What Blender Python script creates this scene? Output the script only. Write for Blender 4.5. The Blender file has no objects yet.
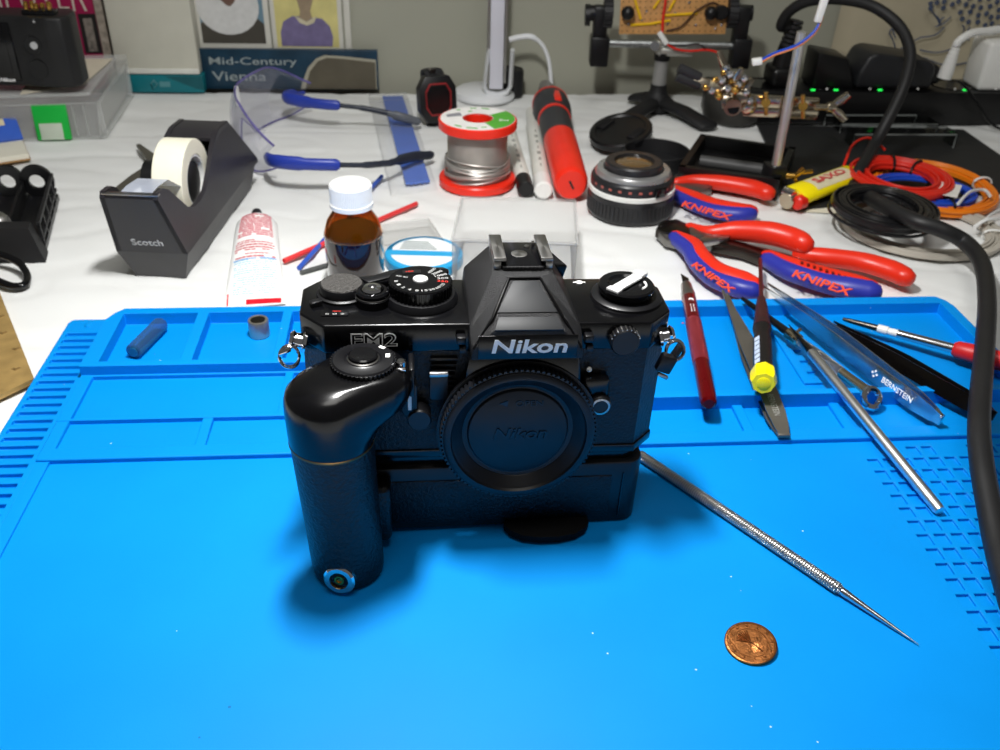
import bpy, bmesh, math, random
from mathutils import Vector, Matrix, noise
from math import sin, cos, pi, radians, sqrt, atan2
random.seed(7)
scene = bpy.context.scene
col = scene.collection
S = 0.001                                  # everything below is written in millimetres

# ------------------------------------------------------------------ camera
F_PX, PITCH, ROLL, CAM_H = 935.0, 0.5745, -0.0298, 267.0
_f = Vector((0, cos(PITCH), -sin(PITCH))); _r = Vector((1, 0, 0)); _d = _f.cross(_r)
CR = cos(ROLL) * _r + sin(ROLL) * _d       # camera right, down, forward
CD = -sin(ROLL) * _r + cos(ROLL) * _d
CF = _f
cd = bpy.data.cameras.new('camera'); cam = bpy.data.objects.new('camera', cd); col.objects.link(cam)
cam.matrix_world = Matrix(((CR.x, -CD.x, -CF.x, 0), (CR.y, -CD.y, -CF.y, 0), (CR.z, -CD.z, -CF.z, CAM_H * S), (0, 0, 0, 1)))
cd.sensor_width = 36.0; cd.lens = F_PX * 36.0 / 1000.0
cd.clip_start = 0.01; cd.clip_end = 20
cd.dof.use_dof = True; cd.dof.focus_distance = 0.345; cd.dof.aperture_fstop = 22.0
scene.camera = cam

# ------------------------------------------------------------------ light
w = bpy.data.worlds.new('room_light'); scene.world = w; w.use_nodes = True
bg = w.node_tree.nodes['Background']; bg.inputs[0].default_value = (1.0, 0.98, 0.94, 1); bg.inputs[1].default_value = 0.10
def area(name, loc, rot, sx, sy, power, color):
    l = bpy.data.lights.new(name, 'AREA'); l.shape = 'RECTANGLE'; l.size = sx * S; l.size_y = sy * S
    l.energy = power; l.color = color
    o = bpy.data.objects.new(name, l); col.objects.link(o); o.location = Vector(loc) * S; o.rotation_euler = rot
    return o
area('lamp_light', (-45, 335, 450), (0, 0, 0), 40, 90, 3.55, (1.0, 0.995, 0.98))
area('overhead_fill', (60, -150, 1900), (0, 0, 0), 800, 600, 8.0, (1.0, 0.98, 0.93))  # unseen soft fill from above, added to brighten the viewer-side faces
scene.view_settings.view_transform = 'Standard'; scene.view_settings.look = 'None'
scene.view_settings.exposure = 0.0; scene.view_settings.gamma = 1.0; scene.view_settings.use_curve_mapping = False

# ------------------------------------------------------------------ where a line of sight meets a level plane (mm)
TZ = -4.0                                  # table cloth
def ray(px, py): return CR * ((px - 500) / F_PX) + CD * ((py - 375) / F_PX) + CF
def G(px, py, z=TZ):
    v = ray(px, py); t = (z - CAM_H) / v.z
    return Vector((v.x * t, v.y * t, z))
def PL(px, py, p0, n):
    v = ray(px, py); c = Vector((0, 0, CAM_H)); t = (Vector(p0) - c).dot(n) / v.dot(n)
    return c + v * t
def zat(g, py):                            # height above g that meets row py
    k = (py - 375) / F_PX; lo = -20.0; hi = 600.0
    for _ in range(40):
        z = (lo + hi) / 2; q = Vector((g.x, g.y, z - CAM_H))
        if q.dot(CD) / q.dot(CF) > k: lo = z
        else: hi = z
    return z

# ------------------------------------------------------------------ materials
def lin(c): return tuple(((v / 255) / 12.92 if v / 255 <= .04045 else ((v / 255 + .055) / 1.055) ** 2.4) for v in c)
MATS = {}
def pm(name, rgb, rough=.5, metal=0., var=.08, vscale=60, bump=0., bscale=300, trans=0., ior=1.45, coat=0., emit=0., alpha=1., aniso=0., kind='noise', spec=.5, rvar=.12):
    if name in MATS: return MATS[name]
    m = bpy.data.materials.new(name); m.use_nodes = True; nt = m.node_tree; N = nt.nodes; L = nt.links
    b = N['Principled BSDF']; c = lin(rgb)
    tc = N.new('ShaderNodeTexCoord')
    nz = N.new('ShaderNodeTexNoise'); nz.inputs['Scale'].default_value = vscale; nz.inputs['Detail'].default_value = 4
    L.new(tc.outputs['Object'], nz.inputs['Vector'])
    rp = N.new('ShaderNodeValToRGB')
    rp.color_ramp.elements[0].position = .3; rp.color_ramp.elements[1].position = .7
    rp.color_ramp.elements[0].color = (*[max(0, v * (1 - var)) for v in c], 1)
    rp.color_ramp.elements[1].color = (*[min(1, v * (1 + var)) for v in c], 1)
    L.new(nz.outputs['Fac'], rp.inputs['Fac']); L.new(rp.outputs['Color'], b.inputs['Base Color'])
    mr = N.new('ShaderNodeMapRange'); mr.inputs['To Min'].default_value = max(0, rough * (1 - rvar)); mr.inputs['To Max'].default_value = min(1, rough * (1 + rvar))
    L.new(nz.outputs['Fac'], mr.inputs['Value']); L.new(mr.outputs['Result'], b.inputs['Roughness'])
    b.inputs['Metallic'].default_value = metal; b.inputs['IOR'].default_value = ior
    b.inputs['Transmission Weight'].default_value = trans; b.inputs['Coat Weight'].default_value = coat
    b.inputs['Coat Roughness'].default_value = .08; b.inputs['Alpha'].default_value = alpha
    b.inputs['Specular IOR Level'].default_value = spec; b.inputs['Anisotropic'].default_value = aniso
    if emit: b.inputs['Emission Color'].default_value = (*c, 1); b.inputs['Emission Strength'].default_value = emit
    if bump:
        if kind == 'voronoi':
            t = N.new('ShaderNodeTexVoronoi'); t.inputs['Scale'].default_value = bscale; out = t.outputs['Distance']
        elif kind == 'wave':
            t = N.new('ShaderNodeTexWave'); t.inputs['Scale'].default_value = bscale; out = t.outputs['Fac']
        else:
            t = N.new('ShaderNodeTexNoise'); t.inputs['Scale'].default_value = bscale; t.inputs['Detail'].default_value = 5; out = t.outputs['Fac']
        L.new(tc.outputs['Object'], t.inputs['Vector'])
        bp = N.new('ShaderNodeBump'); bp.inputs['Strength'].default_value = bump; bp.inputs['Distance'].default_value = .0006
        L.new(out, bp.inputs['Height']); L.new(bp.outputs['Normal'], b.inputs['Normal'])
    MATS[name] = m; return m
def clear(name, rgb=(255, 255, 255), haze=.15, rough=.12, tint=None, edge=.4):      # thin clear plastic: see-through, shiny at grazing angles
    if name in MATS: return MATS[name]
    m = bpy.data.materials.new(name); m.use_nodes = True; nt = m.node_tree; N = nt.nodes; L = nt.links
    b = N['Principled BSDF']; b.inputs['Base Color'].default_value = (*lin(rgb), 1); b.inputs['Roughness'].default_value = rough
    tr = N.new('ShaderNodeBsdfTransparent'); tr.inputs[0].default_value = (*lin(tint or (250, 250, 250)), 1)
    fr = N.new('ShaderNodeFresnel'); fr.inputs['IOR'].default_value = 1.38
    nz = N.new('ShaderNodeTexNoise'); nz.inputs['Scale'].default_value = 90
    mr = N.new('ShaderNodeMapRange'); mr.inputs['To Min'].default_value = haze; mr.inputs['To Max'].default_value = min(1, haze + edge)
    ad = N.new('ShaderNodeMath'); ad.operation = 'MULTIPLY_ADD'; ad.inputs[1].default_value = .06; ad.inputs[2].default_value = -.03
    L.new(nz.outputs['Fac'], ad.inputs[0]); sm = N.new('ShaderNodeMath'); sm.operation = 'ADD'
    L.new(fr.outputs['Fac'], mr.inputs['Value']); L.new(mr.outputs['Result'], sm.inputs[0]); L.new(ad.outputs[0], sm.inputs[1])
    mx = N.new('ShaderNodeMixShader'); L.new(sm.outputs[0], mx.inputs['Fac']); L.new(tr.outputs[0], mx.inputs[1]); L.new(b.outputs[0], mx.inputs[2])
    L.new(mx.outputs[0], N['Material Output'].inputs['Surface'])
    MATS[name] = m; return m

# ------------------------------------------------------------------ things, parts, mesh collector
ORIG = {}
def thing(name, label, cat, at=(0, 0, 0), rot=None, group=None):
    """Empty at the thing's base.  rot given: parts are written in its own frame (mm); else in world mm."""
    o = bpy.data.objects.new(name, None); col.objects.link(o); o.empty_display_size = .01
    at = Vector(at); R = (rot.to_4x4() if rot is not None else Matrix.Identity(4))
    o.matrix_world = Matrix.Translation(at * S) @ R
    ORIG[o.name] = Vector((0, 0, 0)) if rot is not None else at
    o['label'] = label; o['category'] = cat
    if group: o['group'] = group
    return o
def tag(o, label, cat, group=None):
    o['label'] = label; o['category'] = cat
    if group: o['group'] = group
    return o
def frame(x, up=(0, 0, 1)):                # rotation whose local x runs along x
    x = Vector(x).normalized(); y = Vector(up).cross(x).normalized(); z = x.cross(y)
    return Matrix((x, y, z)).transposed()
def mesh_obj(name, me, mat, parent):
    o = bpy.data.objects.new(name, me); col.objects.link(o)
    if mat: me.materials.append(mat)
    if parent is not None:
        o.parent = parent; ORIG[o.name] = ORIG.get(parent.name, Vector())
    return o
class MB:
    def __init__(s): s.bm = bmesh.new(); s.M = Matrix.Identity(4)
    def v(s, p): return s.bm.verts.new(s.M @ Vector(p))
    def f(s, vs):
        try: return s.bm.faces.new(vs)
        except ValueError: return None
    def box(s, c, d, rot=None, bev=0, seg=2):
        c = Vector(c); R = rot if rot is not None else Matrix.Identity(3); h = [q / 2 for q in d]; vs = []
        for k in range(8):
            p = Vector((h[0] * (1 if k & 1 else -1), h[1] * (1 if k & 2 else -1), h[2] * (1 if k & 4 else -1))); vs.append(s.v(c + R @ p))
        fs = [s.f([vs[i] for i in q]) for q in ((0, 2, 3, 1), (4, 5, 7, 6), (0, 1, 5, 4), (2, 6, 7, 3), (0, 4, 6, 2), (1, 3, 7, 5))]
        if bev: bmesh.ops.bevel(s.bm, geom=list({e for f in fs for e in f.edges}), offset=bev, segments=seg, affect='EDGES', profile=.5)
        return s
    def prism(s, pts, z0, z1, bev=0, seg=2, ax=None):
        """pts: outline (x,y) extruded z0..z1; ax maps (x,y,z) to a Vector"""
        a = ax or (lambda x, y, z: (x, y, z))
        lo = [s.v(a(x, y, z0)) for x, y in pts]; hi = [s.v(a(x, y, z1)) for x, y in pts]; n = len(pts)
        fs = [s.f(list(reversed(lo))), s.f(hi)] + [s.f([lo[i], lo[(i + 1) % n], hi[(i + 1) % n], hi[i]]) for i in range(n)]
        fs = [f for f in fs if f]; bmesh.ops.recalc_face_normals(s.bm, faces=fs)
        if bev: bmesh.ops.bevel(s.bm, geom=list({e for f in fs for e in f.edges}), offset=bev, segments=seg, affect='EDGES', profile=.5)
        return s
    def loft(s, rings, cap=True, closed=True):
        rv = [[s.v(p) for p in r] for r in rings]; n = len(rv[0]); fs = []
        for a, b in zip(rv, rv[1:]):
            for i in range(n if closed else n - 1):
                fs.append(s.f([a[i], a[(i + 1) % n], b[(i + 1) % n], b[i]]))
        if cap and closed: fs += [s.f(list(reversed(rv[0]))), s.f(rv[-1])]
        bmesh.ops.recalc_face_normals(s.bm, faces=[f for f in fs if f])
        return s
    def lathe(s, prof, c=(0, 0, 0), rot=None, seg=32, cap=True):
        """prof: (r, z) along local z"""
        c = Vector(c); R = rot if rot is not None else Matrix.Identity(3)
        return s.loft([[c + R @ Vector((max(r, .01) * cos(2 * pi * k / seg), max(r, .01) * sin(2 * pi * k / seg), z)) for k in range(seg)] for r, z in prof], cap)
    def cyl(s, p0, p1, r0, r1=None, seg=16):
        p0, p1 = Vector(p0), Vector(p1); r1 = r0 if r1 is None else r1
        R = (p1 - p0).to_track_quat('Z', 'Y').to_matrix()
        return s.lathe([(r0, 0), (r1, (p1 - p0).length)], p0, R, seg)
    def rod(s, p0, p1, prof, seg=16):      # prof: (t, r) along p0..p1
        p0, p1 = Vector(p0), Vector(p1); R = (p1 - p0).to_track_quat('Z', 'Y').to_matrix(); L = (p1 - p0).length
        return s.lathe([(r, t * L) for t, r in prof], p0, R, seg)
    def gear(s, c, rot, r, h, n, depth, z0=0):  # toothed drum along local z
        pts = []
        for k in range(n):
            for q, rr in ((0, r), (.45, r), (.55, r - depth), (.95, r - depth)):
                a = 2 * pi * (k + q) / n; pts.append((rr * cos(a), rr * sin(a)))
        c = Vector(c)
        return s.loft([[c + rot @ Vector((x, y, z)) for x, y in pts] for z in (z0, z0 + h)])
    def tube(s, pts, r, seg=8, closed=False, up=(0, 0, 1), cap=True, round_end=False):
        """r: number, list of numbers, or list of (half width, half height)"""
        pts = [Vector(p) for p in pts]; n = len(pts); rings = []
        rs = r if isinstance(r, list) else [r] * n
        rs = [(q, q) if not isinstance(q, tuple) else q for q in rs]
        if round_end:
            t0 = (pts[0] - pts[1]).normalized(); t1 = (pts[-1] - pts[-2]).normalized()
            m0 = min(rs[0]); m1 = min(rs[-1])
            pts = [pts[0] + t0 * m0, pts[0] + t0 * m0 * .75] + pts + [pts[-1] + t1 * m1 * .75, pts[-1] + t1 * m1]
            a, b = rs[0], rs[-1]
            rs = [(a[0] * .3, a[1] * .3), (a[0] * .72, a[1] * .72)] + rs + [(b[0] * .72, b[1] * .72), (b[0] * .3, b[1] * .3)]; n += 4
        ref = Vector(up)
        for i in range(n):
            if closed: t = pts[(i + 1) % n] - pts[i - 1]
            else: t = pts[min(i + 1, n - 1)] - pts[max(i - 1, 0)]
            t.normalize(); sd = ref.cross(t)
            if sd.length < 1e-3: sd = Vector((1, 0, 0)).cross(t)
            sd.normalize(); u = t.cross(sd); a, b = rs[i]
            rings.append([pts[i] + sd * (a * cos(2 * pi * k / seg)) + u * (b * sin(2 * pi * k / seg)) for k in range(seg)])
        if closed: rings.append(rings[0]); return s.loft(rings, False)
        return s.loft(rings, cap)
    def ball(s, c, r, seg=16, sc=(1, 1, 1)):
        n = seg // 2; c = Vector(c)
        return s.loft([[c + Vector((r * sc[0] * sin(pi * j / n) * cos(2 * pi * k / seg) + 1e-4 * cos(2 * pi * k / seg), r * sc[1] * sin(pi * j / n) * sin(2 * pi * k / seg) + 1e-4 * sin(2 * pi * k / seg), r * sc[2] * cos(pi * j / n))) for k in range(seg)] for j in range(n + 1)])
    def quad(s, *p): s.f([s.v(q) for q in p]); return s
    def build(s, name, mat, parent=None, smooth=35, world_at=None):
        o0 = ORIG.get(parent.name, Vector()) if parent is not None else Vector(world_at or (0, 0, 0))
        bmesh.ops.transform(s.bm, matrix=Matrix.Scale(S, 4) @ Matrix.Translation(-o0), verts=s.bm.verts)
        me = bpy.data.meshes.new(name); s.bm.to_mesh(me); s.bm.free()
        if smooth:
            me.polygons.foreach_set('use_smooth', [True] * len(me.polygons)); me.set_sharp_from_angle(angle=radians(smooth))
        o = mesh_obj(name, me, mat, parent)
        if parent is None: o.location = Vector(world_at or (0, 0, 0)) * S
        return o
def spline(pts, n=8, closed=False):        # Catmull-Rom through points
    P = [Vector(p) for p in pts]; out = []; m = len(P)
    for i in range(m if closed else m - 1):
        if closed: a, b, c, d = P[i - 1], P[i], P[(i + 1) % m], P[(i + 2) % m]
        else: a, b, c, d = P[max(i - 1, 0)], P[i], P[i + 1], P[min(i + 2, m - 1)]
        for k in range(n):
            t = k / n; out.append(.5 * ((2 * b) + (c - a) * t + (2 * a - 5 * b + 4 * c - d) * t * t + (3 * b - a - 3 * c + d) * t ** 3))
    if not closed: out.append(P[-1])
    return out
def text(s, M, w, h, mat, parent, ext=.12, bold=0., shear=0., name='lettering'):
    """letters in a w x h mm box centred on the origin of M (x right, y up, z out of the surface)"""
    cu = bpy.data.curves.new('t', 'FONT'); cu.body = s; cu.size = 1; cu.extrude = .02; cu.offset = bold; cu.shear = shear; cu.resolution_u = 3
    o = bpy.data.objects.new('t', cu); col.objects.link(o); bpy.context.view_layer.update()
    me = bpy.data.meshes.new_from_object(o.evaluated_get(bpy.context.evaluated_depsgraph_get()))
    bpy.data.objects.remove(o); bpy.data.curves.remove(cu)
    xs = [v.co.x for v in me.vertices]; ys = [v.co.y for v in me.vertices]
    cx, cy, sx, sy = (min(xs) + max(xs)) / 2, (min(ys) + max(ys)) / 2, w / (max(xs) - min(xs)), h / (max(ys) - min(ys))
    o0 = ORIG.get(parent.name, Vector())
    for v in me.vertices:
        p = M @ Vector(((v.co.x - cx) * sx, (v.co.y - cy) * sy, v.co.z / .02 * ext)); v.co = (p - o0) * S
    me.update(); me.name = name
    return mesh_obj(name, me, mat, parent)
def mat4(o, x, y):                         # placement with x right, y up on a surface, z out
    x = Vector(x).normalized(); y = Vector(y); y = (y - x * y.dot(x)).normalized(); z = x.cross(y)
    m = Matrix((x, y, z)).transposed().to_4x4(); m.translation = Vector(o); return m
def copy_tree(o, parent=None):
    c = o.copy(); col.objects.link(c)
    if parent is not None: c.parent = parent
    for ch in list(o.children): copy_tree(ch, c)
    return c

# ------------------------------------------------------------------ palette
BLACK = pm('black_plastic', (15, 15, 17), .38, var=.15)
BLACKM = pm('matte_black_plastic', (22, 22, 24), .6, var=.15, bump=.15, bscale=1500)
GLOSSB = pm('glossy_black', (12, 12, 14), .16, var=.1)
RUBBERB = pm('black_rubber', (34, 34, 36), .55, var=.12, bump=.1, bscale=900)
STEEL = pm('polished_steel', (205, 205, 208), .16, 1., var=.05)
SATIN = pm('satin_steel', (170, 168, 165), .32, 1., var=.08, aniso=.4)
CHROME = pm('chrome', (225, 225, 228), .07, 1., var=.03)
NICKEL = pm('nickel_plate', (200, 188, 165), .2, 1., var=.12)
BALU = pm('bright_aluminium', (238, 238, 238), .38, .55, var=.03)
BRASS = pm('brass', (205, 160, 80), .25, 1., var=.1)
DARKST = pm('dark_steel', (72, 68, 64), .3, 1., var=.1)
REDP = pm('red_plastic', (222, 38, 22), .33, var=.06)
BLUEP = pm('blue_handle_plastic', (42, 50, 158), .4, var=.06)
WHITEP = pm('white_plastic', (232, 232, 228), .35, var=.03)
WHITEI = pm('white_ink', (252, 252, 252), .55, var=.02)
REDI = pm('red_ink', (210, 50, 40), .55, var=.05)
# ================================================================== setting
def struct(o): o['kind'] = 'structure'; return o
WY = 0.082                                                    # the wall and the mat both run a little away to the right
wx = Vector((cos(WY), sin(WY), 0)); wn = Vector((sin(WY), -cos(WY), 0))
W0 = Vector((-88, 950, TZ))                                   # a point on the wall at table height
def WP(px, py, off=0): return PL(px, py, W0 + wn * off, wn)
wallm = pm('wall_paint', (166, 166, 151), .9, var=.03, vscale=8, bump=.1, bscale=200)
floorm = pm('floor_wood', (120, 92, 66), .6, var=.15, vscale=6)
Rw = frame(wx)
b = MB(); b.box(W0 + Vector((0, 0, 400)) - wn * 41, (2600, 80, 2300), Rw)
struct(b.build('wall_back', wallm))
b = MB(); b.box((0, 0, -760), (2600, 2400, 20)); struct(b.build('floor', floorm))
# cream printed fabric covering the wall on the right
fab = pm('cream_fabric', (196, 186, 160), .95, var=.04, vscale=20, bump=.25, bscale=1200)
ink = pm('blue_print', (70, 84, 112), .9, var=.25, vscale=300)
fl = thing('floral_fabric_panel', 'cream fabric panel with blue flower print hanging on the wall behind the power strip', 'fabric', WP(905, 92, 0))
e0 = WP(853, 0, 6); x0 = WP(824, 75, 6)
b = MB()
base = W0 + wx * ((x0 - W0).dot(wx)); rows = []
for z in (-4, 120, 260, 400):
    r = []
    for k in range(60):
        d = k * 8; r.append(Vector((base.x, base.y, z)) + wx * (d + (4 if z > 50 else 0)) + wn * (3 + 2.2 * sin(d * .05) + (3 if k == 0 else 0)))
    rows.append(r)
b.loft(rows, False, False); b.build('fabric', fab, fl, 60)
def fz(x, y): return WP(820 + x / 5.556, y / 5.556, 7.5)
b = MB()
for x, y in ((615, 20), (650, 15), (690, 10), (735, 25), (770, 8), (615, 45), (685, 45), (810, 25), (850, 35), (893, 42), (945, 35), (995, 55), (780, 68), (835, 65), (880, 85), (925, 75), (950, 95), (990, 95), (790, 105), (825, 122), (877, 122), (918, 140), (955, 130), (990, 150), (920, 180), (965, 185), (640, -15), (700, -20), (760, -25), (830, -10), (890, -5), (940, -10), (985, 10)):
    c = fz(x, y)
    for a in range(5):
        q = c + wx * 1.5 * cos(a * 1.257 + x) + Vector((0, 0, 1.5 * sin(a * 1.257 + x)))
        b.lathe([(1.25, 0), (1.1, .3), (.2, .35)], q, Matrix((wx, Vector((0, 0, 1)), wn)).transposed(), 7)
b.build('printed_flowers', ink, fl)
b = MB()
for pts in (((660, 145), (672, 110), (690, 95)), ((640, 150), (690, 128), (728, 92)), ((560, 208), (640, 195), (690, 150)), ((440, 280), (480, 250), (560, 208)), ((556, 278), (650, 292), (750, 265), (810, 215)), ((575, 320), (700, 362), (850, 342), (900, 330)), ((412, 150), (385, 180), (405, 220), (420, 275)), ((425, 152), (405, 165), (420, 210)), ((780, 225), (800, 160), (790, 140)), ((800, 230), (820, 170), (835, 150)), ((770, 220), (800, 215), (830, 222)), ((860, 310), (880, 270), (900, 260)), ((650, 90), (665, 115), (660, 145)), ((620, 60), (650, 100), (662, 130))):
    b.tube(spline([fz(*p) for p in pts], 5), (.7), 5)
b.build('printed_stems', ink, fl)

# table and cloth
tw = pm('table_wood', (150, 112, 74), .5, var=.2, vscale=10)
tb = thing('work_table', 'wooden work table hidden under the white cloth', 'table', (0, 480, -750))
b = MB(); b.box((0, 470, -34), (1300, 900, 28), Matrix.Rotation(WY, 3, 'Z'), 3); b.build('tabletop', tw, tb)
for sx in (-1, 1):
    for sy in (-1, 1):
        b = MB(); b.box((sx * 560, 470 + sy * 350 + sx * 45, -399), (50, 50, 702)); b.build('leg', tw, tb)
cm = pm('white_cotton', (226, 227, 225), .95, var=.03, vscale=12, bump=.22, bscale=500)
def cloth_h(x, y):
    u, v = x + .35 * y, y - .12 * x
    h = noise.noise(Vector((u * .007, v * .014, 0))) * 2.2 + noise.noise(Vector((u * .016, v * .045, 4))) * 1.3 + noise.noise(Vector((x * .03, y * .07, 9))) * .6
    h -= max(0, .16 - abs(noise.noise(Vector((u * .006, v * .017, 3))))) * 12
    h -= max(0, .10 - abs(noise.noise(Vector((x * .013 + 2, y * .02 + x * .009, 7))))) * 14
    return min(0, h - .9)
b = MB(); nx, ny = 300, 260; R3 = Matrix.Rotation(WY, 3, 'Z'); rows = []
for j in range(ny + 1):
    r = []
    for i in range(nx + 1):
        u = -660 + 1320 * i / nx; t = 10 + 926 * j / ny
        p = R3 @ Vector((u, t - 470, 0)) + Vector((0, 470, 0))
        z = TZ + cloth_h(p.x, p.y) * .7 - .15
        if i in (0, nx) or j == 0: z -= 160
        elif i in (1, nx - 1) or j == 1: z -= 3
        r.append((p.x, p.y, z))
    rows.append(r)
b.loft(rows, False, False)
tag(b.build('tablecloth', cm, None, 180, (0, 470, TZ)), 'white wrinkled cotton cloth spread over the whole work table', 'tablecloth')

# ================================================================== blue silicone repair mat
MA = .0935; mo = G(50, 464, 0); mx = Vector((cos(MA), sin(MA), 0)); my = Vector((-sin(MA), cos(MA), 0))
def MT(x, y, z=0): return Vector((mo.x, mo.y, 0)) + mx * x + my * y + Vector((0, 0, z))
matm = pm('blue_silicone', (0, 136, 220), .5, var=.05, vscale=14, bump=.06, bscale=1800, spec=.16)
def specks(m):
    nt = m.node_tree; N = nt.nodes; L = nt.links; b = N['Principled BSDF']; src = b.inputs['Base Color'].links[0].from_socket
    tc = N.new('ShaderNodeTexCoord'); last = src
    for sc_, thr, colr in ((420, .035, (.75, .9, .9, 1)), (150, .02, (.01, .05, .12, 1))):
        vo = N.new('ShaderNodeTexVoronoi'); vo.inputs['Scale'].default_value = sc_; L.new(tc.outputs['Object'], vo.inputs['Vector'])
        lt = N.new('ShaderNodeMath'); lt.operation = 'LESS_THAN'; lt.inputs[1].default_value = thr * (5 if sc_ < 200 else 4.5); L.new(vo.outputs['Distance'], lt.inputs[0])
        sp_ = N.new('ShaderNodeSeparateColor'); L.new(vo.outputs['Color'], sp_.inputs[0])
        g = N.new('ShaderNodeMath'); g.operation = 'GREATER_THAN'; g.inputs[1].default_value = .994; L.new(sp_.outputs[0], g.inputs[0])
        mu = N.new('ShaderNodeMath'); mu.operation = 'MULTIPLY'; L.new(lt.outputs[0], mu.inputs[0]); L.new(g.outputs[0], mu.inputs[1])
        m2 = N.new('ShaderNodeMath'); m2.operation = 'MULTIPLY'; m2.inputs[1].default_value = .5; L.new(mu.outputs[0], m2.inputs[0])
        mxn = N.new('ShaderNodeMix'); mxn.data_type = 'RGBA'; L.new(m2.outputs[0], mxn.inputs[0]); L.new(last, mxn.inputs[6]); mxn.inputs[7].default_value = colr; last = mxn.outputs[2]
    L.new(last, b.inputs['Base Color'])
specks(matm)
mt = thing('repair_mat', 'large blue silicone repair mat with moulded trays under the film camera', 'mat', MT(0, 0, TZ))
def hf(name, x0, x1, y0, y1, top, rects, chamfer=(), soft=.6):
    """one moulded slab: top level, then rectangles (xa,xb,ya,yb,level) painted over it; edges cut by chamfer planes"""
    xs = sorted({x0, x1, *[q for r in rects for q in r[:2] if x0 < q < x1]}); ys = sorted({y0, y1, *[q for r in rects for q in r[2:4] if y0 < q < y1]})
    nx, ny = len(xs) - 1, len(ys) - 1
    H = [[top] * ny for _ in range(nx)]
    for xa, xb, ya, yb, lv in rects:
        for i in range(nx):
            if xs[i] >= xa - 1e-6 and xs[i + 1] <= xb + 1e-6:
                for j in range(ny):
                    if ys[j] >= ya - 1e-6 and ys[j + 1] <= yb + 1e-6: H[i][j] = lv
    b = MB(); cache = {}
    def V(i, j, z):
        k = (i, j, round(z, 3))
        if k not in cache: cache[k] = b.v(MT(xs[i], ys[j], z))
        return cache[k]
    BZ = TZ + .05
    for i in range(nx):
        for j in range(ny):
            h = H[i][j]; b.f([V(i, j, h), V(i + 1, j, h), V(i + 1, j + 1, h), V(i, j + 1, h)])
            for (di, dj, a, c) in ((1, 0, (i + 1, j), (i + 1, j + 1)), (0, 1, (i + 1, j + 1), (i, j + 1)), (-1, 0, (i, j + 1), (i, j)), (0, -1, (i, j), (i + 1, j))):
                ii, jj = i + di, j + dj; g = H[ii][jj] if 0 <= ii < nx and 0 <= jj < ny else BZ
                if g < h - 1e-6: b.f([V(*c, h), V(*a, h), V(*a, g), V(*c, g)])
    bmesh.ops.recalc_face_normals(b.bm, faces=b.bm.faces)
    for px, py, nx_, ny_ in chamfer:
        c = MT(px, py); n = mx * nx_ + my * ny_
        bmesh.ops.bisect_plane(b.bm, geom=b.bm.verts[:] + b.bm.edges[:] + b.bm.faces[:], plane_co=c, plane_no=n, clear_outer=True)
        ed = [e for e in b.bm.edges if e.is_boundary and all(abs((v.co - c).dot(n)) < .01 for v in e.verts)]
        if ed: bmesh.ops.holes_fill(b.bm, edges=ed, sides=0)
    o = b.build(name, matm, mt, 40)
    md = o.modifiers.new('soft_edges', 'BEVEL'); md.width = soft * S; md.segments = 2 if soft > .4 else 1; md.limit_method = 'ANGLE'; md.angle_limit = radians(50)
    return o
# slotted strip along one side
sl = [(-27.5, -9, 112.6 - 6.85 * k, 112.6 - 6.85 * k + 3.6, -1.6) for k in range(44)]
hf('slotted_strip', -30, -6, -192, 131, .8, sl, [(-27, 131, -.7, .7), (-29.1, 128.5, -.92, .38)])
# back trays with dividers and the big tool tray
tr = [(2.5, 43, 74, 124, .8), (49, 90, 74, 124, .8), (95, 137, 74, 124, .8), (142, 228, 74, 124, .8), (234, 474.5, 34.5, 122, .8),
      (-6, 229.5, 20, 69.5, 2.4)]
tr += [(0, 97, 31.5, 68.5, 0), (101, 229.5, 31.5, 68.5, 0)]
for k in range(5): tr += [(366, 376 - k * 0, 48 + k * 11, 53.5 + k * 11, 2.4), (366, 371, 53.5 + k * 11, 59 + k * 11, 2.4)]
hf('tool_tray', -6, 481, 30, 130, 8, tr, [(-6, 117, -1, .45), (2, 130, -.75, .66), (481, 122, .8, .6), (474, 130, .45, .9), (481, 117, .95, .25)])
for k, (px, py) in enumerate(((845, 303), (872, 302), (895, 301.5), (917, 301), (939, 300.5), (75, 0))):
    pass
# shallow row of boxes
sh = [(0, 62, 8.5, 31, 0), (67, 229, 8.5, 31, 0), (234, 322, 8.5, 31, 0), (327, 372, 8.5, 31, 0), (377, 470, 8.5, 31, 0)]
hf('shallow_tray', -6, 481, 0, 30, 2.4, sh)
cells = [(374.4 + 7.55 * i, 374.4 + 7.55 * i + 5.5, -13.4 - 8.58 * j - 6.4, -13.4 - 8.58 * j, -1.4) for j in range(-1, 20) for i in range(13) if not (j == -1 and i not in (3, 4, 7, 8, 9, 10))]
hf('work_surface', -6, 481, -192, 0, 0, cells + [(474, 481, -192, 0, 1.4), (-6, 0, -192, 0, 1.4)], (), .2)
for x, y, z in ((-18, 124, .8), (318, 127, 8), (333, 127, 8), (348, 127, 8), (396, 127, 8), (414, 127, 8), (432, 127, 8), (450, 127, 8), (466, 127, 8)):
    b = MB(); b.ball(MT(x, y, z), 2.3 if z < 2 else 1.2, 12, (1, 1, .45)); b.build('stud', matm, mt)
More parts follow.
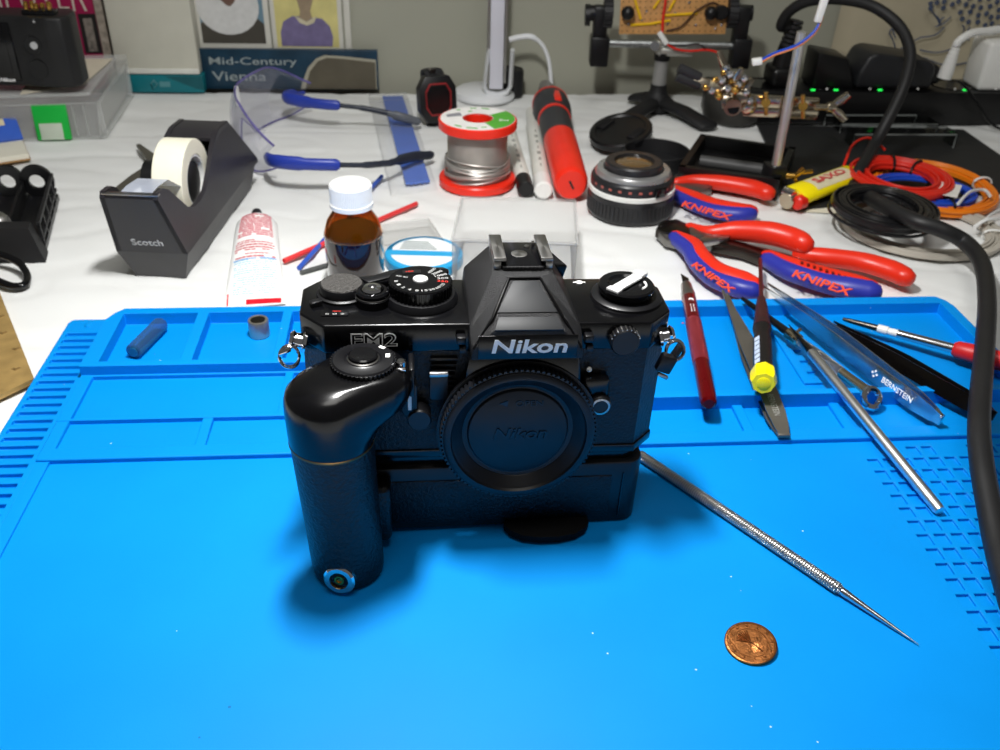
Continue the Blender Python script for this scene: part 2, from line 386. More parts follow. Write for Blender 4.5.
# ================================================================== film camera with motor grip (own frame: x right, y away, z up)
TILT = .021
pb = G(635.4, 520.5, 0); pa = G(381.6, 530, 2.2)
cyaw = atan2(pb.y - pa.y, pb.x - pa.x)
Rc = Matrix.Rotation(cyaw, 3, 'Z') @ Matrix.Rotation(TILT, 3, 'Y')
cam_o = pb - Rc @ Vector((107, 0, 0)); cam_o.z = -(Rc @ Vector((107, 0, 0))).z + .1
fc = thing('film_camera', 'black film camera with motor grip and body cap standing on the blue mat', 'camera', cam_o, Rc)
LEATH = pm('camera_leatherette', (8, 8, 11), .42, var=.2, bump=.9, bscale=900, kind='noise')
LEATHG = pm('grip_leatherette', (8, 8, 11), .4, var=.2, bump=1.0, bscale=700)
ENAM = pm('black_enamel', (7, 7, 9), .2, var=.15, vscale=200)
PANEL = pm('prism_panel', (24, 26, 29), .55, var=.08)
CRINK = pm('crinkle_paint', (22, 22, 24), .45, var=.2, bump=.8, bscale=2600)
SATB = pm('satin_black', (11, 11, 14), .36, var=.12)
WORN = pm('worn_brass_edge', (120, 92, 56), .35, .8, var=.3)
def oct_(o=0, xl=-28, xr=111): return [(-19 + o * .5, 2 + o), (xr - 9 - o * .5, 2 + o), (xr - o, 11 + o * .5), (xr - o, 30 - o * .5), (xr - 6 - o * .5, 38 - o), (-22 + o * .5, 38 - o), (xl + o, 31 - o * .5), (xl + o, 12 + o * .5)]
b = MB(); b.prism(oct_(.7), 38, 84.5); b.build('body', LEATH, fc)
b = MB(); b.prism(oct_(0), 35.4, 39.2, .5); b.build('base_plate', ENAM, fc)
b = MB(); b.prism(oct_(0), 84.3, 96, .9, 3); tp = b.build('top_plate', ENAM, fc)
# motor drive pack
def rrect(x0, x1, y0, y1, r, n=5):
    out = []
    for cx, cy, a0 in ((x1 - r, y0 + r, -90), (x1 - r, y1 - r, 0), (x0 + r, y1 - r, 90), (x0 + r, y0 + r, 180)):
        out += [(cx + r * cos(radians(a0 + 90 * k / n)), cy + r * sin(radians(a0 + 90 * k / n))) for k in range(n + 1)]
    return out
b = MB(); b.prism(rrect(-27, 107, 0, 41, 7), .4, 31.5, .7); pk = b.build('motor_drive', SATB, fc)
b = MB(); b.prism(rrect(-24, 104, 3, 38, 6), 31, 35.8); b.build('coupling_gap', GLOSSB, fc)
b = MB(); b.box((44, .1, 14.5), (100, 1.4, 21.5), None, .4); b.build('pack_leatherette', LEATH, fc)
b = MB()
for x, y in ((0, 8), (95, 8), (0, 34), (95, 34)): b.cyl((x, y, -.1), (x, y, .8), 3)
b.box((98.6, -.35, 15), (.5, .8, 23)); b.build('pack_seam', GLOSSB, fc)
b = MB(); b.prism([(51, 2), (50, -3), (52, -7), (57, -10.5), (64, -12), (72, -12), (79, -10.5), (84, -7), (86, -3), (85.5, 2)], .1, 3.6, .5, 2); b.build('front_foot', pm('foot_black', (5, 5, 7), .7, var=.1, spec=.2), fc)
# prism housing
b = MB()
def pl(pts): return b.f([b.v(p) for p in pts])
P = {k: b.v(p) for k, p in dict(fl=(33.5, -8, 86.6), fr=(74.5, -8, 86.6), ml=(33.8, -8, 90.5), mr=(74.2, -8, 90.5), ul=(41, -8, 98.5), ur=(67, -8, 98.5),
    tl=(48.5, 11.5, 110.5), tr=(59.5, 11.5, 110.5), sl=(43, 15, 111.5), sr=(65, 15, 111.5), bl=(43, 36, 111.5), br=(65, 36, 111.5),
    wl=(33.5, 33, 104), wr=(74.5, 33, 104), gl=(33.5, 40, 95), gr=(74.5, 40, 95), hl=(33.3, 0, 95), hr=(74.7, 0, 95), xl=(33.5, 10, 86.6), xr=(74.5, 10, 86.6), yl=(37, 20, 103.5), yr=(71, 20, 103.5), kl=(33.5, 40, 86.6), kr=(74.5, 40, 86.6)).items()}
for q in (('fl', 'fr', 'mr', 'ur', 'ul', 'ml'), ('ul', 'ur', 'tr', 'tl'), ('tl', 'tr', 'sr', 'sl'), ('sl', 'sr', 'br', 'bl'), ('ml', 'ul', 'tl', 'sl', 'hl'), ('mr', 'hr', 'sr', 'tr', 'ur'), ('hl', 'sl', 'bl', 'wl', 'gl'), ('hr', 'gr', 'wr', 'br', 'sr'), ('bl', 'br', 'wr', 'wl'), ('wl', 'wr', 'gr', 'gl'),
          ('fl', 'ml', 'hl', 'xl'), ('fr', 'xr', 'hr', 'mr'), ('hl', 'gl', 'kl', 'xl'), ('hr', 'xr', 'kr', 'gr'), ('gl', 'gr', 'kr', 'kl'), ('fl', 'xl', 'kl', 'kr', 'xr', 'fr')):
    b.f([P[k] for k in q])
for k in ('yl', 'yr'): b.bm.verts.remove(P[k])
bmesh.ops.triangulate(b.bm, faces=[f for f in b.bm.faces if len(f.verts) > 4]); bmesh.ops.recalc_face_normals(b.bm, faces=b.bm.faces)
bmesh.ops.bevel(b.bm, geom=[e for e in b.bm.edges if e.calc_face_angle(0) > .35], offset=.7, segments=2, affect='EDGES', profile=.5)
pr = b.build('prism_housing', CRINK, fc, 30)
sv = Vector((0, 19.5, 12.0)).normalized(); sn = Vector((0, -12.0, 19.5)).normalized()
def sp(x, t, h=0): return Vector((x, -8, 98.5)) + sv * t + sn * h          # on the sloping prism roof
def slab(pts, h, name, mat, bev=.2):
    b = MB(); lo = [b.v(sp(x, t, -.6)) for x, t in pts]; hi = [b.v(sp(x, t, h)) for x, t in pts]; n = len(pts)
    fs = [b.f(hi), b.f(lo[::-1])] + [b.f([lo[i], lo[(i + 1) % n], hi[(i + 1) % n], hi[i]]) for i in range(n)]
    bmesh.ops.recalc_face_normals(b.bm, faces=b.bm.faces)
    bmesh.ops.bevel(b.bm, geom=b.bm.edges[:], offset=bev, segments=2, affect='EDGES', profile=.5)
    return b.build(name, mat, pr)
slab([(43, 7.6), (65, 7.6), (58.4, 20.8), (49.6, 20.8)], .35, 'roof_inset', PANEL)
slab([(41.5, .2), (66.5, .2), (64.6, 5.6), (43.4, 5.6)], .75, 'front_bevel', PANEL)
b = MB(); b.tube([Vector((34.4, -7.6, 91.2)), sp(41.2, 5.5, .3), sp(48.2, 22, .3), sp(59.8, 22, .3), sp(66.8, 5.5, .3), Vector((73.6, -7.6, 91.2))], (.55, .5), 8); b.build('roof_ridge', ENAM, pr)
b = MB(); b.box((54, -8.1, 92.2), (36, .6, 9.6), None, .25); b.build('name_plate', ENAM, pr)
text('Nikon', mat4((54.6, -8.45, 92.6), (1, 0, 0), (0, 0, 1)), 27.5, 5.6, WHITEI, pr, .15, .022, .12)
# hot shoe
b = MB(); b.box((54, 25.5, 112.3), (16, 20, 1.4), None, .2); sh_ = b.build('hot_shoe', GLOSSB, fc)
for s in (-1, 1):
    b = MB(); b.box((54 + s * 9.6, 25.5, 113.2), (2.6, 21, 3.2), None, .4); b.box((54 + s * 8.7, 25.5, 115.4), (4.6, 21, 1.5), None, .4); b.build('shoe_rail', SATIN, sh_)
b = MB(); b.lathe([(3.1, 0), (3.1, .25), (2.7, .4)], (53.6, 25, 112.95), None, 20); b.build('contact', SATIN, sh_)
b = MB(); b.lathe([(1.1, 0), (1.0, .4)], (57.3, 31.5, 112.95), None, 12); b.box((60, 33.5, 113.4), (1, 2, 1.3)); b.build('small_contact', SATIN, sh_)
b = MB(); b.box((54, 15.2, 112), (15, 1.6, 1.4))
for k in range(9): b.box((48 + k * 1.5, 14.6, 112.2), (.7, 1.2, 1.5), None, .15)
b.build('shoe_front', BLACKM, sh_)
# front: mount apron, body cap
b = MB(); b.prism([(35, 42), (73, 42), (77, 60), (75.5, 78), (74, 87), (34, 87), (32.5, 78), (31, 60)], -2.6, 3, .6, 2, lambda x, y, z: (x, z, y)); b.build('mount_apron', ENAM, fc)
CC = Vector((52.9, -2.4, 52.3)); Ry = Matrix(((1, 0, 0), (0, 0, -1), (0, 1, 0)))      # local z -> -y
b = MB(); b.lathe([(31.2, 0), (31.2, 1.4), (29.5, 1.6)], CC, Ry, 64); b.build('lens_mount', SATB, fc)
b = MB()
b.loft([[CC + Ry @ Vector((r * cos(2 * pi * k / 96), r * sin(2 * pi * k / 96), z)) for k in range(96)] for r, z in ((28.6, 1.5), (28.9, 6.3), (28.2, 6.9), (26.2, 6.9), (25.8, 6.2), (25.5, 5.6), (24.7, 5.3), (24.5, 4.8), (23.7, 4.5), (23.5, 4.0), (22.7, 3.7), (22.5, 3.2), (21.7, 2.9), (21.5, 2.4), (20.7, 2.2), (20.2, 2.0), (19.6, 2.1), (19.2, 3.0), (18.8, 3.2), (.05, 3.2))], False)
cap_ = b.build('body_cap', pm('cap_plastic', (11, 12, 17), .42, var=.1), fc, 50)
b = MB()
def ringgear(r, ri, z0, z1, n, dep):
    o_, i_ = [], []
    for k in range(n):
        for q, rr in ((0, r), (.45, r), (.55, r - dep), (.95, r - dep)):
            a = 2 * pi * (k + q) / n; o_.append((rr * cos(a), rr * sin(a))); i_.append((ri * cos(a), ri * sin(a)))
    b.loft([[CC + Ry @ Vector((x, y, z)) for x, y in pp] for pp, z in ((i_, z0), (o_, z0), (o_, z1), (i_, z1))], False)
ringgear(30.1, 28, 2.0, 5.8, 92, .75); b.loft([[CC + Ry @ Vector((r * cos(2 * pi * k / 64), r * sin(2 * pi * k / 64), z)) for k in range(64)] for r, z in ((28.5, 1.4), (29.4, 2))], False)
b.build('knurled_rim', pm('cap_rim', (22, 23, 27), .35, var=.1), cap_, 25)
EMB = pm('embossed_plastic', (17, 19, 26), .3, var=.1)
text('Nikon', mat4(CC + Vector((1, -3.3, -.5)), (1, 0, 0), (0, 0, 1)), 21, 5.2, EMB, cap_, .3, .015, .2)
text('OPEN', mat4(CC + Vector((3.6, -3.3, 13.6)), (1, 0, 0), (0, 0, 1)), 10.4, 2.5, EMB, cap_, .25)
b = MB(); b.prism([(-8, 13.6), (-4.6, 12.2), (-4.6, 15)], 3.1, 3.5, 0, 1, lambda x, y, z: CC + Vector((x, -z, y))); b.build('open_arrow', EMB, cap_)
b = MB(); b.ball((79.6, 1, 76.2), 1.1, 10); b.build('mount_index', WHITEP, fc)
# lens release, self timer lever, preview lever
b = MB(); b.lathe([(4.4, -3), (4.4, 3.6), (3.9, 4.2)], (84.6, .6, 62), Ry, 24); rel = b.build('lens_release', SATB, fc)
b = MB(); b.lathe([(3.7, 4.0), (3.7, 4.4), (2.9, 4.5), (2.9, 4.15)], (84.6, .6, 62), Ry, 24, False); b.build('button_ring', SATIN, rel)
b = MB(); b.box((82.5, .4, 69), (10, 4, 9), None, 1); b.build('release_guard', ENAM, fc)
b = MB(); b.prism(rrect(8.4, 14.4, 60, 75, 2.6), 1.6, -4.2, .5, 2, lambda x, y, z: (x, z, y)); st = b.build('self_timer_lever', SATB, fc)
b = MB(); b.box((11.6, -4.4, 67.5), (1.4, .5, 9), None, .2); b.build('white_stripe', WHITEP, st)
b = MB(); b.lathe([(4.6, 0), (4.6, 5.5), (4.1, 6.2), (.1, 6.2)], (15.2, 1, 58.5), Ry, 24); b.build('lever_pivot', SATB, st)
b = MB(); b.prism(rrect(19, 26, 66, 77, 1.2), 1.6, -2.4, .4, 2, lambda x, y, z: (x, z, y)); pv = b.build('preview_lever', SATB, fc)
b = MB(); b.box((22.4, -2.2, 77.4), (7, 1.6, 2), None, .4); b.build('lever_tip', SATIN, pv)
b = MB()
for k in range(7): b.box((24.5, 1.9, 81.5 - k * 2.4), (10 - .6 * k, 1.6, .8), None, .25)
b.build('ribbed_finger_rest', SATB, fc)
for (x, z) in ((30.5, 91), (77.8, 91)):
    b = MB(); b.box((x, 0, z), (3.4, 3.6, 3), None, .5); b.box((x + .6, -.2, z - 4), (2.6, 3, 2.6), None, .5); b.build('side_catch', SATB, fc)
# top plate furniture
DIALI = pm('dial_ink', (176, 176, 174), .5, var=.03)
text('FM2', mat4((-.9, 1.9, 90.0), (1, 0, 0), (0, 0, 1)), 16.8, 5.6, WHITEI, tp, .1, .03, 0)
text('FM2', mat4((-.9, 1.85, 90.0), (1, 0, 0), (0, 0, 1)), 15.9, 4.7, ENAM, tp, .12, -.005, 0, 'lettering_core')
b = MB(); b.lathe([(14.2, 0), (14.2, 1), (13, 3), (12.3, 3.2)], (16.5, 22.3, 95.8), None, 40); b.build('dial_base', SATB, tp)
b = MB(); b.gear((16.5, 22.3, 98.6), Matrix.Identity(3), 12, 5, 44, .55); b.lathe([(11.6, 0), (11.4, .5), (.1, .5)], (16.5, 22.3, 103.5), None, 40)
sd_ = b.build('shutter_speed_dial', GLOSSB, tp, 25)
b = MB(); b.lathe([(2.9, 0), (2.8, .5), (1.6, .8), (.1, .7)], (16.5, 22.3, 104), None, 20); b.build('dial_screw', BALU, sd_)
for k, s in enumerate(('B', '1', '2', '4', '8', '15', '30', '60', '125', '250', '500', '1000', '2000', '4000')):
    a = radians(190 + 17.5 * k); r = 9.2; u = Vector((cos(a), sin(a), 0)); t = Vector((-sin(a), cos(a), 0))
    radial = k > 8
    text(s, mat4(Vector((16.5, 22.3, 104.05)) + u * (8.4 if radial else r), u if radial else t, t if radial else -u), (5.2 if radial else 1.1 * len(s) + .2) * (.62 if k == 8 else .8 if radial and k < 11 else .95), 1.35, REDI if s in ('250',) else DIALI, sd_, .08)
text('ASA ISO', mat4((9.6, 24.6, 104.05), (.9, -.35, 0), (.35, .9, 0)), 4.6, 1.1, DIALI, sd_, .08)
b = MB(); b.box((13.4, 28.4, 104.1), (7, 2.6, .25), Matrix.Rotation(.1, 3, 'Z')); win = b.build('film_speed_window', BLACK, sd_)
text('100', mat4((12.6, 28.4, 104.25), (1, .1, 0), (-.1, 1, 0)), 2.8, 1.1, REDI, sd_, .06)
b = MB(); b.box((29.2, 21.5, 96.05), (2.6, .9, .3), None, .1); b.build('dial_index', WHITEP, tp)
# wind lever
b = MB(); b.lathe([(9.6, 0), (9.6, 1.2), (8.6, 1.6), (8.4, 4.2), (8, 4.8)], (-13, 26, 95.8), None, 36); wl = b.build('wind_lever_hub', SATB, tp)
b = MB(); b.lathe([(7.9, 0), (7.6, .5), (.1, .5)], (-13, 26, 100.5), None, 36); b.build('leatherette_disc', pm('pale_leatherette', (58, 56, 54), .45, var=.4, vscale=900, bump=1, bscale=1300), wl)
b = MB()
b.prism([(-17, 33), (-12, 30), (-2, 32.5), (5, 36.5), (14, 40.5), (26, 41), (28.2, 39), (28, 36.6), (25, 36.5), (14, 36.6), (8, 31), (2, 28.5), (-4, 25), (-7, 22)][::-1], 97.0, 100.0, .6); b.build('wind_lever', GLOSSB, wl)
b = MB(); b.prism([(7, 31.5), (14, 36.7), (24.5, 36.9), (25, 38.2), (13, 38.2), (9.5, 36.5)], 99.8, 100.4, .15); b.build('worn_edge', SATIN, wl)
b = MB(); b.prism([(-7, 31), (-1, 32.6), (5, 36.5), (10, 38.5), (13, 37.6), (9, 33), (6, 31), (-3, 26.5)], 99.8, 100.8, .3); b.build('lever_tip', SATB, wl)
# shutter button
b = MB(); b.lathe([(6.6, 0), (6.6, 3.2), (6.1, 3.4), (6.1, 5), (5.4, 5.8), (4.4, 5.8), (4.2, 4.6), (.1, 4.6)], (-1.4, 19, 95.9), None, 32); sb = b.build('shutter_collar', GLOSSB, tp, 30)
b = MB(); b.lathe([(3.9, 4.4), (3.9, 6), (3.2, 6.9), (1.6, 7.2), (1.2, 6.4), (.1, 6.4)], (-1.4, 19, 95.9), None, 24); b.build('shutter_button', CHROME, sb)
b = MB(); b.lathe([(6.2, 3.4), (6.35, 3.6), (6.2, 3.8)], (-1.4, 19, 95.9), None, 32, False); b.build('collar_line', SATIN, sb)
b = MB(); b.prism(rrect(-20, -10.2, 9.0, 13.4, .6), 95.8, 96.3); fw = b.build('frame_counter', GLOSSB, tp)
text('S 0 2', mat4((-15, 10.2, 96.33), (1, 0, 0), (0, 1, 0)), 7, .9, DIALI, fw, .05)
b = MB(); b.box((-14.4, 12.2, 96.35), (3, .35, .15)); b.build('red_mark', REDI, fw)
b = MB(); b.box((-22.2, 17.5, 97), (4.4, 3, 2.2), Matrix.Rotation(.5, 3, 'Z'), .5); b.build('lock_tab', SATB, tp)
# rewind knob
b = MB(); b.lathe([(14, 0), (13.8, 1.2), (12.4, 2), (11.2, 2)], (96.2, 22, 95.8), None, 44); rk = b.build('rewind_base', SATB, tp)
b = MB(); b.lathe([(9.4, 1.5), (9.4, 3), (10.7, 3.4), (10.9, 5.6), (10.3, 6.3), (7.5, 6.4), (6.6, 5.6), (.1, 5.6)], (95.6, 21.6, 95.8), None, 44); b.build('rewind_knob', GLOSSB, rk)
b = MB(); d_ = Vector((.72, .69, 0)).normalized(); n_ = Vector((-d_.y, d_.x, 0)); c_ = Vector((95.6, 21.6, 102.2))
b.box(c_ + Vector((0, 0, .2)), (19, 4.6, .9), frame(d_), .3); b.box(c_ + d_ * 9 + Vector((0, 0, .7)), (4, 5.2, 1.8), frame(d_), .6); b.box(c_ - d_ * 8.6 + Vector((0, 0, .1)), (3, 5.6, 1.4), frame(d_), .3)
b.build('rewind_crank', BALU, rk)
b = MB(); b.tube([c_ + Vector((3 + 4.4 * cos(a), -1 + 4.4 * sin(a), .0)) for a in (-1.1, -.8, -.4, 0, .4)], .45, 6); b.build('white_arrow', WHITEP, rk)
b = MB(); b.lathe([(1.4, 0), (1.4, .3)], (79.8, 34, 96), None, 16); b.box((79.8, 34, 96.15), (5, .7, .3)); b.build('film_plane_mark', WHITEP, tp)
# sync terminal with white scale
b = MB(); b.lathe([(5.6, 0), (5.6, 3.4), (5, 4), (.1, 4)], (91.6, 2.2, 89), Ry, 28); sy_ = b.build('sync_terminal', SATB, fc)
b = MB()
for k in range(9):
    a = radians(20 + 17.5 * k); b.box((91.6 + 5.3 * cos(a), .2, 89 + 5.3 * sin(a)), (1.1, 3.2, .45), Matrix.Rotation(-a, 3, 'Y'))
b.build('scale_ticks', SATIN, sy_)
# strap lugs
def lug(x, s):
    b = MB(); b.lathe([(4.2, 0), (4.2, 1), (3, 1.6), (2.8, 4), (3.6, 5), (2.4, 6.2), (.1, 6.4)], (x, 9.5, 85), frame((0, 1, 0), (s, -.8, .25)) , 20); lg = b.build('strap_lug', CHROME, fc)
    b = MB(); c = Vector((x + s * 5, 6.6, 82.5))
    for off in (0, 1.1):
        b.tube([c + Vector((s * (3.6 * cos(a) + 1), -2 + off * .9 + 1.2 * sin(a), 3.8 * sin(a) - 1.0)) for a in [2 * pi * k / 18 for k in range(18)]], .55, 7, True)
    b.build('split_ring', CHROME, lg)
    return lg
lg = lug(-26, -1); b = MB(); b.box((-33.4, 4.6, 84), (5, 2, 1.5), Matrix.Rotation(-.5, 3, 'Y'), .4); b.build('ring_tab', CHROME, lg)
lg = lug(107.4, 1)
b = MB(); b.box((109.6, 2.4, 77.6), (6.4, 4, 7.6), Matrix.Rotation(.35, 3, 'Y'), 1); b.box((113.2, 4, 80.5), (2.2, 4, 9), Matrix.Rotation(.45, 3, 'Y'), .8); b.build('leather_tab', BLACK, lg)
b = MB(); b.box((108.6, .8, 72.8), (4.6, 1.6, 1.6), Matrix.Rotation(.5, 3, 'Y'), .4); b.build('tab_stitch', SATIN, lg)
# grip
def circ(cx, cy, r, z, n=44, ry=None): return [Vector((cx + r * cos(2 * pi * k / n), cy + (ry or r) * sin(2 * pi * k / n), z)) for k in range(n)]
gb = []
for z, r in ((-2.3, 11), (-1.9, 12.6), (-.6, 13.6), (3, 14.0), (20, 14.2), (40, 14.6), (61, 15)): gb.append(circ(-13.2 - z * .055, -18.6, r, z))
b = MB(); b.loft(gb); b.box((-4, -4, 16), (16, 12, 27), None, 2); g_ = b.build('grip', LEATHG, fc, 50)
b = MB(); b.loft([circ(-16.6, -18.6, r, z) for r, z in ((14.9, 60.8), (15.35, 61.1), (15.35, 61.7), (14.9, 62))]); b.build('grip_seam', WORN, g_)
def hull(A, B, z, n=56):
    out = []
    for k in range(n):
        u = Vector((cos(2 * pi * k / n), sin(2 * pi * k / n))); best = max((A, B), key=lambda c: c[0] * u.x + c[1] * u.y + c[2])
        out.append(Vector((best[0] + best[2] * u.x, best[1] + best[2] * u.y, z)))
    return out
b = MB()
b.loft([hull((-16.8, -18.6, 15), (-16.5, -18.6, 15), 61.8), hull((-16.9, -18.6, 15.2), (-15, -18, 15), 66), hull((-17, -18.6, 15.3), (-10, -15, 14), 70), hull((-17.2, -18.6, 15.3), (-3.5, -12, 14.4), 74.5),
        hull((-17.2, -18.6, 15.2), (-1.8, -10.5, 14.6), 79), hull((-17, -18.4, 14.6), (-2, -10.2, 14.6), 82), hull((-16, -17.5, 12.8), (-2.4, -10, 14.2), 84.6), hull((-13, -16, 10.5), (-3.4, -9.8, 13.6), 86.4), hull((-9, -13, 8.5), (-4.2, -9.7, 12.8), 87.2), hull((-6, -11, 6), (-4.6, -9.7, 10), 87.3)])
hd = b.build('grip_head', ENAM, fc, 60)
b = MB(); b.loft([hull((-16.9, -18.6, 15.35), (-15, -18, 15.2), z) for z in (72.2, 72.5)]) if False else None
dc = Vector((-4.7, -9.7, 0))
b = MB(); b.gear(dc + Vector((0, 0, 86.8)), Matrix.Identity(3), 11.7, 2, 46, .5); b.lathe([(11.2, 0), (10.6, .7), (7, .8), (6.4, 1.1), (6, .7), (.1, .7)], dc + Vector((0, 0, 88.7)), None, 44); md = b.build('motor_mode_dial', SATB, hd, 28)
b = MB(); b.lathe([(5.3, 0), (5.2, 1.8), (4.6, 2.2), (.1, 1.7)], dc + Vector((0, 0, 89.2)), None, 32); b.build('release_button', GLOSSB, md)
b = MB(); b.lathe([(5.5, 0), (5.7, .6), (5.3, .9)], dc + Vector((0, 0, 89.2)), None, 32, False); b.build('button_ring', SATIN, md)
b = MB(); b.box(dc + Vector((8.6, 1.5, 89.5)), (1.6, 2.4, .2)); b.box(dc + Vector((6.6, 7.2, 89.5)), (2.4, 1.4, .2), Matrix.Rotation(-.6, 3, 'Z')); b.build('white_mark', WHITEP, md)
b = MB(); b.lathe([(1.7, 0), (1.7, 2.3), (1.2, 2.8), (.1, 2.8)], dc + Vector((13.2, -1.5, 86.6)), None, 16); b.box(dc + Vector((13.2, -4.4, 87.4)), (3.4, 1.6, 1.2), None, .4); b.build('dial_lock', STEEL, hd)
b = MB(); b.box((12.2, -6, 79.8), (2, 12, 12), None, .8); b.build('release_contact_cover', SATB, hd)
jn = Vector((-.28, -1, .12)).normalized(); jr = jn.to_track_quat('Z', 'Y').to_matrix(); jc = Vector((-15.4, -30.2, 4.6))
b = MB(); b.lathe([(6.2, 0), (6.2, 2.6), (5.4, 3.3), (3.7, 3.3), (3.4, 2.4)], jc, jr, 32, False); jk = b.build('remote_socket', CHROME, g_)
b = MB(); b.lathe([(5.6, 0), (5.6, 2.2), (.1, 2.2)], jc, jr, 24); b.build('socket_well', GLOSSB, jk)
b = MB(); b.lathe([(1.9, 1.6), (1.9, 2.9), (1.2, 2.9), (1.1, 2.3), (.1, 2.3)], jc, jr, 20); b.build('socket_pin', BRASS, jk)
# ================================================================== small things on the mat
def onmat(px, py, z=0): return G(px, py, z)
COPPER = pm('old_copper', (146, 92, 50), .36, .9, var=.35, vscale=400, bump=.3, bscale=1500)
cc = G(750.5, 644, .9)
co = thing('coin', 'small worn copper coin lying on the blue mat', 'coin', cc - Vector((0, 0, .9)))
co.location.z = 0; ORIG[co.name] = Vector((cc.x, cc.y, 0))
ct = Matrix.Rotation(radians(4), 3, 'X') @ Matrix.Rotation(radians(-4), 3, 'Y')
def CP(x, y, z): return Vector((cc.x, cc.y, 1.25)) + ct @ Vector((x, y, z))
b = MB(); n = 64
b.loft([[CP(r * cos(2 * pi * k / n), r * sin(2 * pi * k / n), z) for k in range(n)] for r, z in ((.01, -.75), (9.1, -.75), (9.4, -.5), (9.4, .5), (9.1, .75), (8.5, .75), (8.3, .55), (6.5, .55), (6.4, .7), (6.1, .7), (6.0, .55), (.01, .55))], False)
b.build('disc', COPPER, co, 40)
b = MB()
for k in range(12):
    a = k * pi / 6; b.lathe([(.55, .5), (.5, .75), (.1, .8)], CP(7.4 * cos(a), 7.4 * sin(a), 0), None, 5)
b.build('star_ring', COPPER, co).data.name = 'stars'
b = MB()
for k in range(9):
    a = 2.3 + (k - 4) * .16; b.tube([CP(0, 0, .55), CP(2.6 * cos(a), 2.6 * sin(a), .6), CP(5.2 * cos(a), 5.2 * sin(a), .55)], [.2, .32, .2], 5)
    b.tube([CP(.4, -.4, .55), CP(2.5 * cos(a + pi), 2.5 * sin(a + pi), .6), CP(4.6 * cos(a + pi), 4.6 * sin(a + pi), .55)], [.2, .3, .15], 5)
b.tube([CP(-3.6, 3.8, .7), CP(0, 0, .75), CP(3.4, -3.9, .7)], [.35, .3, .35], 6)
b.build('relief', COPPER, co)

# pointed steel probe
KN = pm('knurled_steel', (190, 188, 184), .3, 1., var=.2, vscale=300, bump=1.2, bscale=2600, kind='voronoi')
p0, p1 = G(612, 437, 8.5), G(919, 645, .8)
pb_ = thing('steel_probe', 'slender knurled steel probe with a needle point lying beside the coin', 'probe', (p0 + p1) / 2 - Vector((0, 0, (p0.z + p1.z) / 2)))
k0 = G(842, 591, 2.4); t1 = (k0 - p0).length / (p1 - p0).length
q0 = G(640, 455, 2.6)
b = MB(); b.rod(q0, k0, [(0, 2.0), (.01, 2.3), (.98, 2.3), (1, 1.6)], 16); b.build('knurled_handle', KN, pb_)
b = MB(); e = (k0 - q0).length
for k in range(int(e / 1.1)):
    c = q0.lerp(k0, k * 1.1 / e); b.rod(c, c + (k0 - q0).normalized() * .6, [(0, 2.3), (.3, 2.5), (.7, 2.5), (1, 2.3)], 12)
b.build('grip_rings', SATIN, pb_)['kind'] = 'stuff'
b = MB(); b.rod(k0, p1, [(0, 1.6), (.06, 1.7), (.12, 1.5), (.3, 1.25), (.7, .7), (1, .12)], 14); b.build('needle', STEEL, pb_)

# craft knife
a0, a1 = G(686.5, 287, 11.5), G(709, 404, 12.5); ax = (a1 - a0).normalized()
kn = thing('craft_knife', 'craft knife with a dark red metal handle resting across the blue tray', 'knife', Vector(((a0.x + a1.x) / 2, (a0.y + a1.y) / 2, 0)))
def KP(t): return a0.lerp(a1, t)
DRED = pm('dark_red_anodised', (120, 10, 16), .2, .6, var=.1); KRED = pm('knurled_red', (150, 48, 56), .42, .5, var=.15, bump=1, bscale=2400, kind='voronoi')
b = MB(); b.rod(KP(.12), KP(.345), [(0, 4.0), (.02, 4.2), (1, 4.2)]); b.build('front_sleeve', DRED, kn)
b = MB(); b.rod(KP(.345), KP(.7), [(0, 4.25), (.02, 4.4), (.98, 4.4), (1, 4.25)]); b.build('knurled_grip', KRED, kn)
b = MB(); b.rod(KP(.7), KP(1.0), [(0, 4.2), (.9, 4.2), (.97, 3.8), (1, 2.6)]); b.build('butt', DRED, kn)
b = MB(); b.rod(KP(-.03), KP(.13), [(0, 2.6), (.1, 3.3), (.6, 3.6), (.62, 4.1), (1, 4.1)]); b.build('collet', SATIN, kn)
b = MB(); s_ = Vector((ax.y, -ax.x, 0)).normalized(); t0 = KP(-.02)
b.prism([(0, -1.8), (0, 2.0), (-9, 2.2), (-15, -2.0), (-9, -1.9)], -.3, .3, 0, 1, lambda x, y, z: t0 + ax * x + s_ * y * -1 + Vector((0, 0, z))); b.build('blade', DARKST, kn)
b = MB(); up = Vector((0, -.3, .95)).normalized()
lc = KP(.18) + up * 4.15
b.lathe([(1.5, 0), (1.4, .15)], lc - up * .05, up.to_track_quat('Z', 'Y').to_matrix(), 14); b.build('white_emblem', WHITEI, kn)
text('EXCEL', mat4(KP(.26) + up * 4.25, ax, s_ * -1), 9, 2.2, WHITEI, kn, .08)

